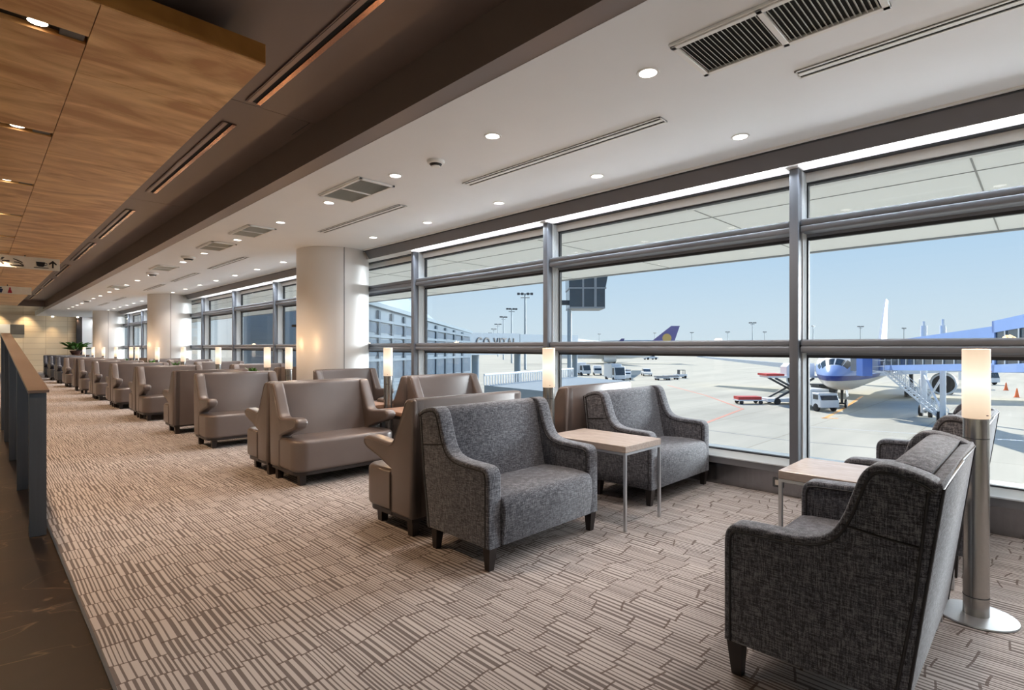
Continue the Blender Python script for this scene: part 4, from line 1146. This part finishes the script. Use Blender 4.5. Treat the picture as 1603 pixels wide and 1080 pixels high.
# low roof just outside below the window
lr = thing('low_canopy_roof', 'pale low canopy roof outside, behind the window-side armchair', 'roof', (0, 0, 0))
a, b = at(862, 20.5), at(985, 27)
dd = Vector((b[0] - a[0], b[1] - a[1], 0)).normalized(); n_ = Vector((-dd.y, dd.x, 0)) * 3.2
MB().hexa([(a[0], a[1], -1.0), (b[0], b[1], -1.0), (b[0] + n_.x, b[1] + n_.y, -1.0), (a[0] + n_.x, a[1] + n_.y, -1.0), (a[0], a[1], -.42), (b[0], b[1], -.42), (b[0] + n_.x, b[1] + n_.y, -.30), (a[0] + n_.x, a[1] + n_.y, -.30)]).build('roof_slab', 'bldg', lr, smooth=False)
m = MB()
for k in range(40):
    p = Vector((a[0], a[1], 0)) + n_ + Vector((b[0] - a[0], b[1] - a[1], 0)) * k / 39; m.bar((p.x, p.y, -.3), (p.x, p.y, .12), .03)
p0 = Vector((a[0], a[1], .13)) + n_; p1 = Vector((b[0], b[1], .13)) + n_; m.bar(tuple(p0), tuple(p1), .05); m.build('guard_rail', 'bwhite', lr)
MB().bar((a[0] + n_.x / 2, a[1] + n_.y / 2, GZ), (a[0] + n_.x / 2, a[1] + n_.y / 2, -.9), .3).bar((b[0] + n_.x / 2, b[1] + n_.y / 2, GZ), (b[0] + n_.x / 2, b[1] + n_.y / 2, -.9), .3).build('post', 'bldg', lr)
# far hills
m = MB(); pts = []
for k in range(41):
    u = 560 + k * 35; p = at(u, 2200); h_ = 6 + 14 * abs(math.sin(k * .37)) + 10 * math.sin(k * .11) ** 2
    pts.append((p[0], p[1], h_))
for (x0, y0, h0), (x1, y1, h1) in zip(pts, pts[1:]):
    m.hexa([(x0, y0, GZ), (x1, y1, GZ), (x1 * 1.05, y1 * 1.05, GZ), (x0 * 1.05, y0 * 1.05, GZ), (x0, y0, h0), (x1, y1, h1), (x1 * 1.05, y1 * 1.05, h1), (x0 * 1.05, y0 * 1.05, h0)])
M['hill'] = plain('hazy hills', srgb(150, 176, 200), .9)
struct(m.build('ground_hills', 'hill', smooth=False))
struct(MB().box(900, -1500, GZ - .3, 2400, 3500, GZ - .05).box(5.4, 1300, GZ - .3, 900, 3500, GZ - .05).box(5.4, -1500, GZ - .3, 900, -300, GZ - .05).build('ground_far', 'apron', smooth=False))

# ------------------------------------------------------------------ sky and sun
w = bpy.data.worlds.new('sky'); sc.world = w; w.use_nodes = True
nt = w.node_tree; bg = nt.nodes['Background']
tc = nt.nodes.new('ShaderNodeTexCoord'); sp = nt.nodes.new('ShaderNodeSeparateXYZ'); nt.links.new(tc.outputs['Generated'], sp.inputs[0])
rp = nt.nodes.new('ShaderNodeValToRGB'); e = rp.color_ramp.elements
stops = [(0.0, srgb(214, 230, 240)), (.06, srgb(206, 227, 242)), (.2, srgb(180, 214, 244)), (.5, srgb(128, 178, 232)), (1.0, srgb(84, 140, 214))]
while len(e) < len(stops): e.new(.5)
for i, (p_, c) in enumerate(stops): e[i].position = p_; e[i].color = c
nt.links.new(sp.outputs[2], rp.inputs[0]); nt.links.new(rp.outputs[0], bg.inputs[0]); bg.inputs[1].default_value = 1.0
sl = bpy.data.lights.new('sun', 'SUN'); sl.energy = 6.2; sl.angle = R(.6); sl.color = (1.0, .93, .82)
so_ = bpy.data.objects.new('sun', sl); COL.objects.link(so_)
v = Vector((.42, .62, .72)).normalized()      # towards the sun
so_.rotation_euler = v.to_track_quat('Z', 'Y').to_euler()

# added low sun lamp, wide and soft, to brighten the room through the windows
hl = bpy.data.lights.new('window_fill_sun', 'SUN'); hl.energy = 11.0; hl.angle = R(28); hl.color = (.90, .96, 1.0)
ho = bpy.data.objects.new('window_fill_sun', hl); COL.objects.link(ho)
ho.rotation_euler = Vector((1.0, -.22, .10)).normalized().to_track_quat('Z', 'Y').to_euler()
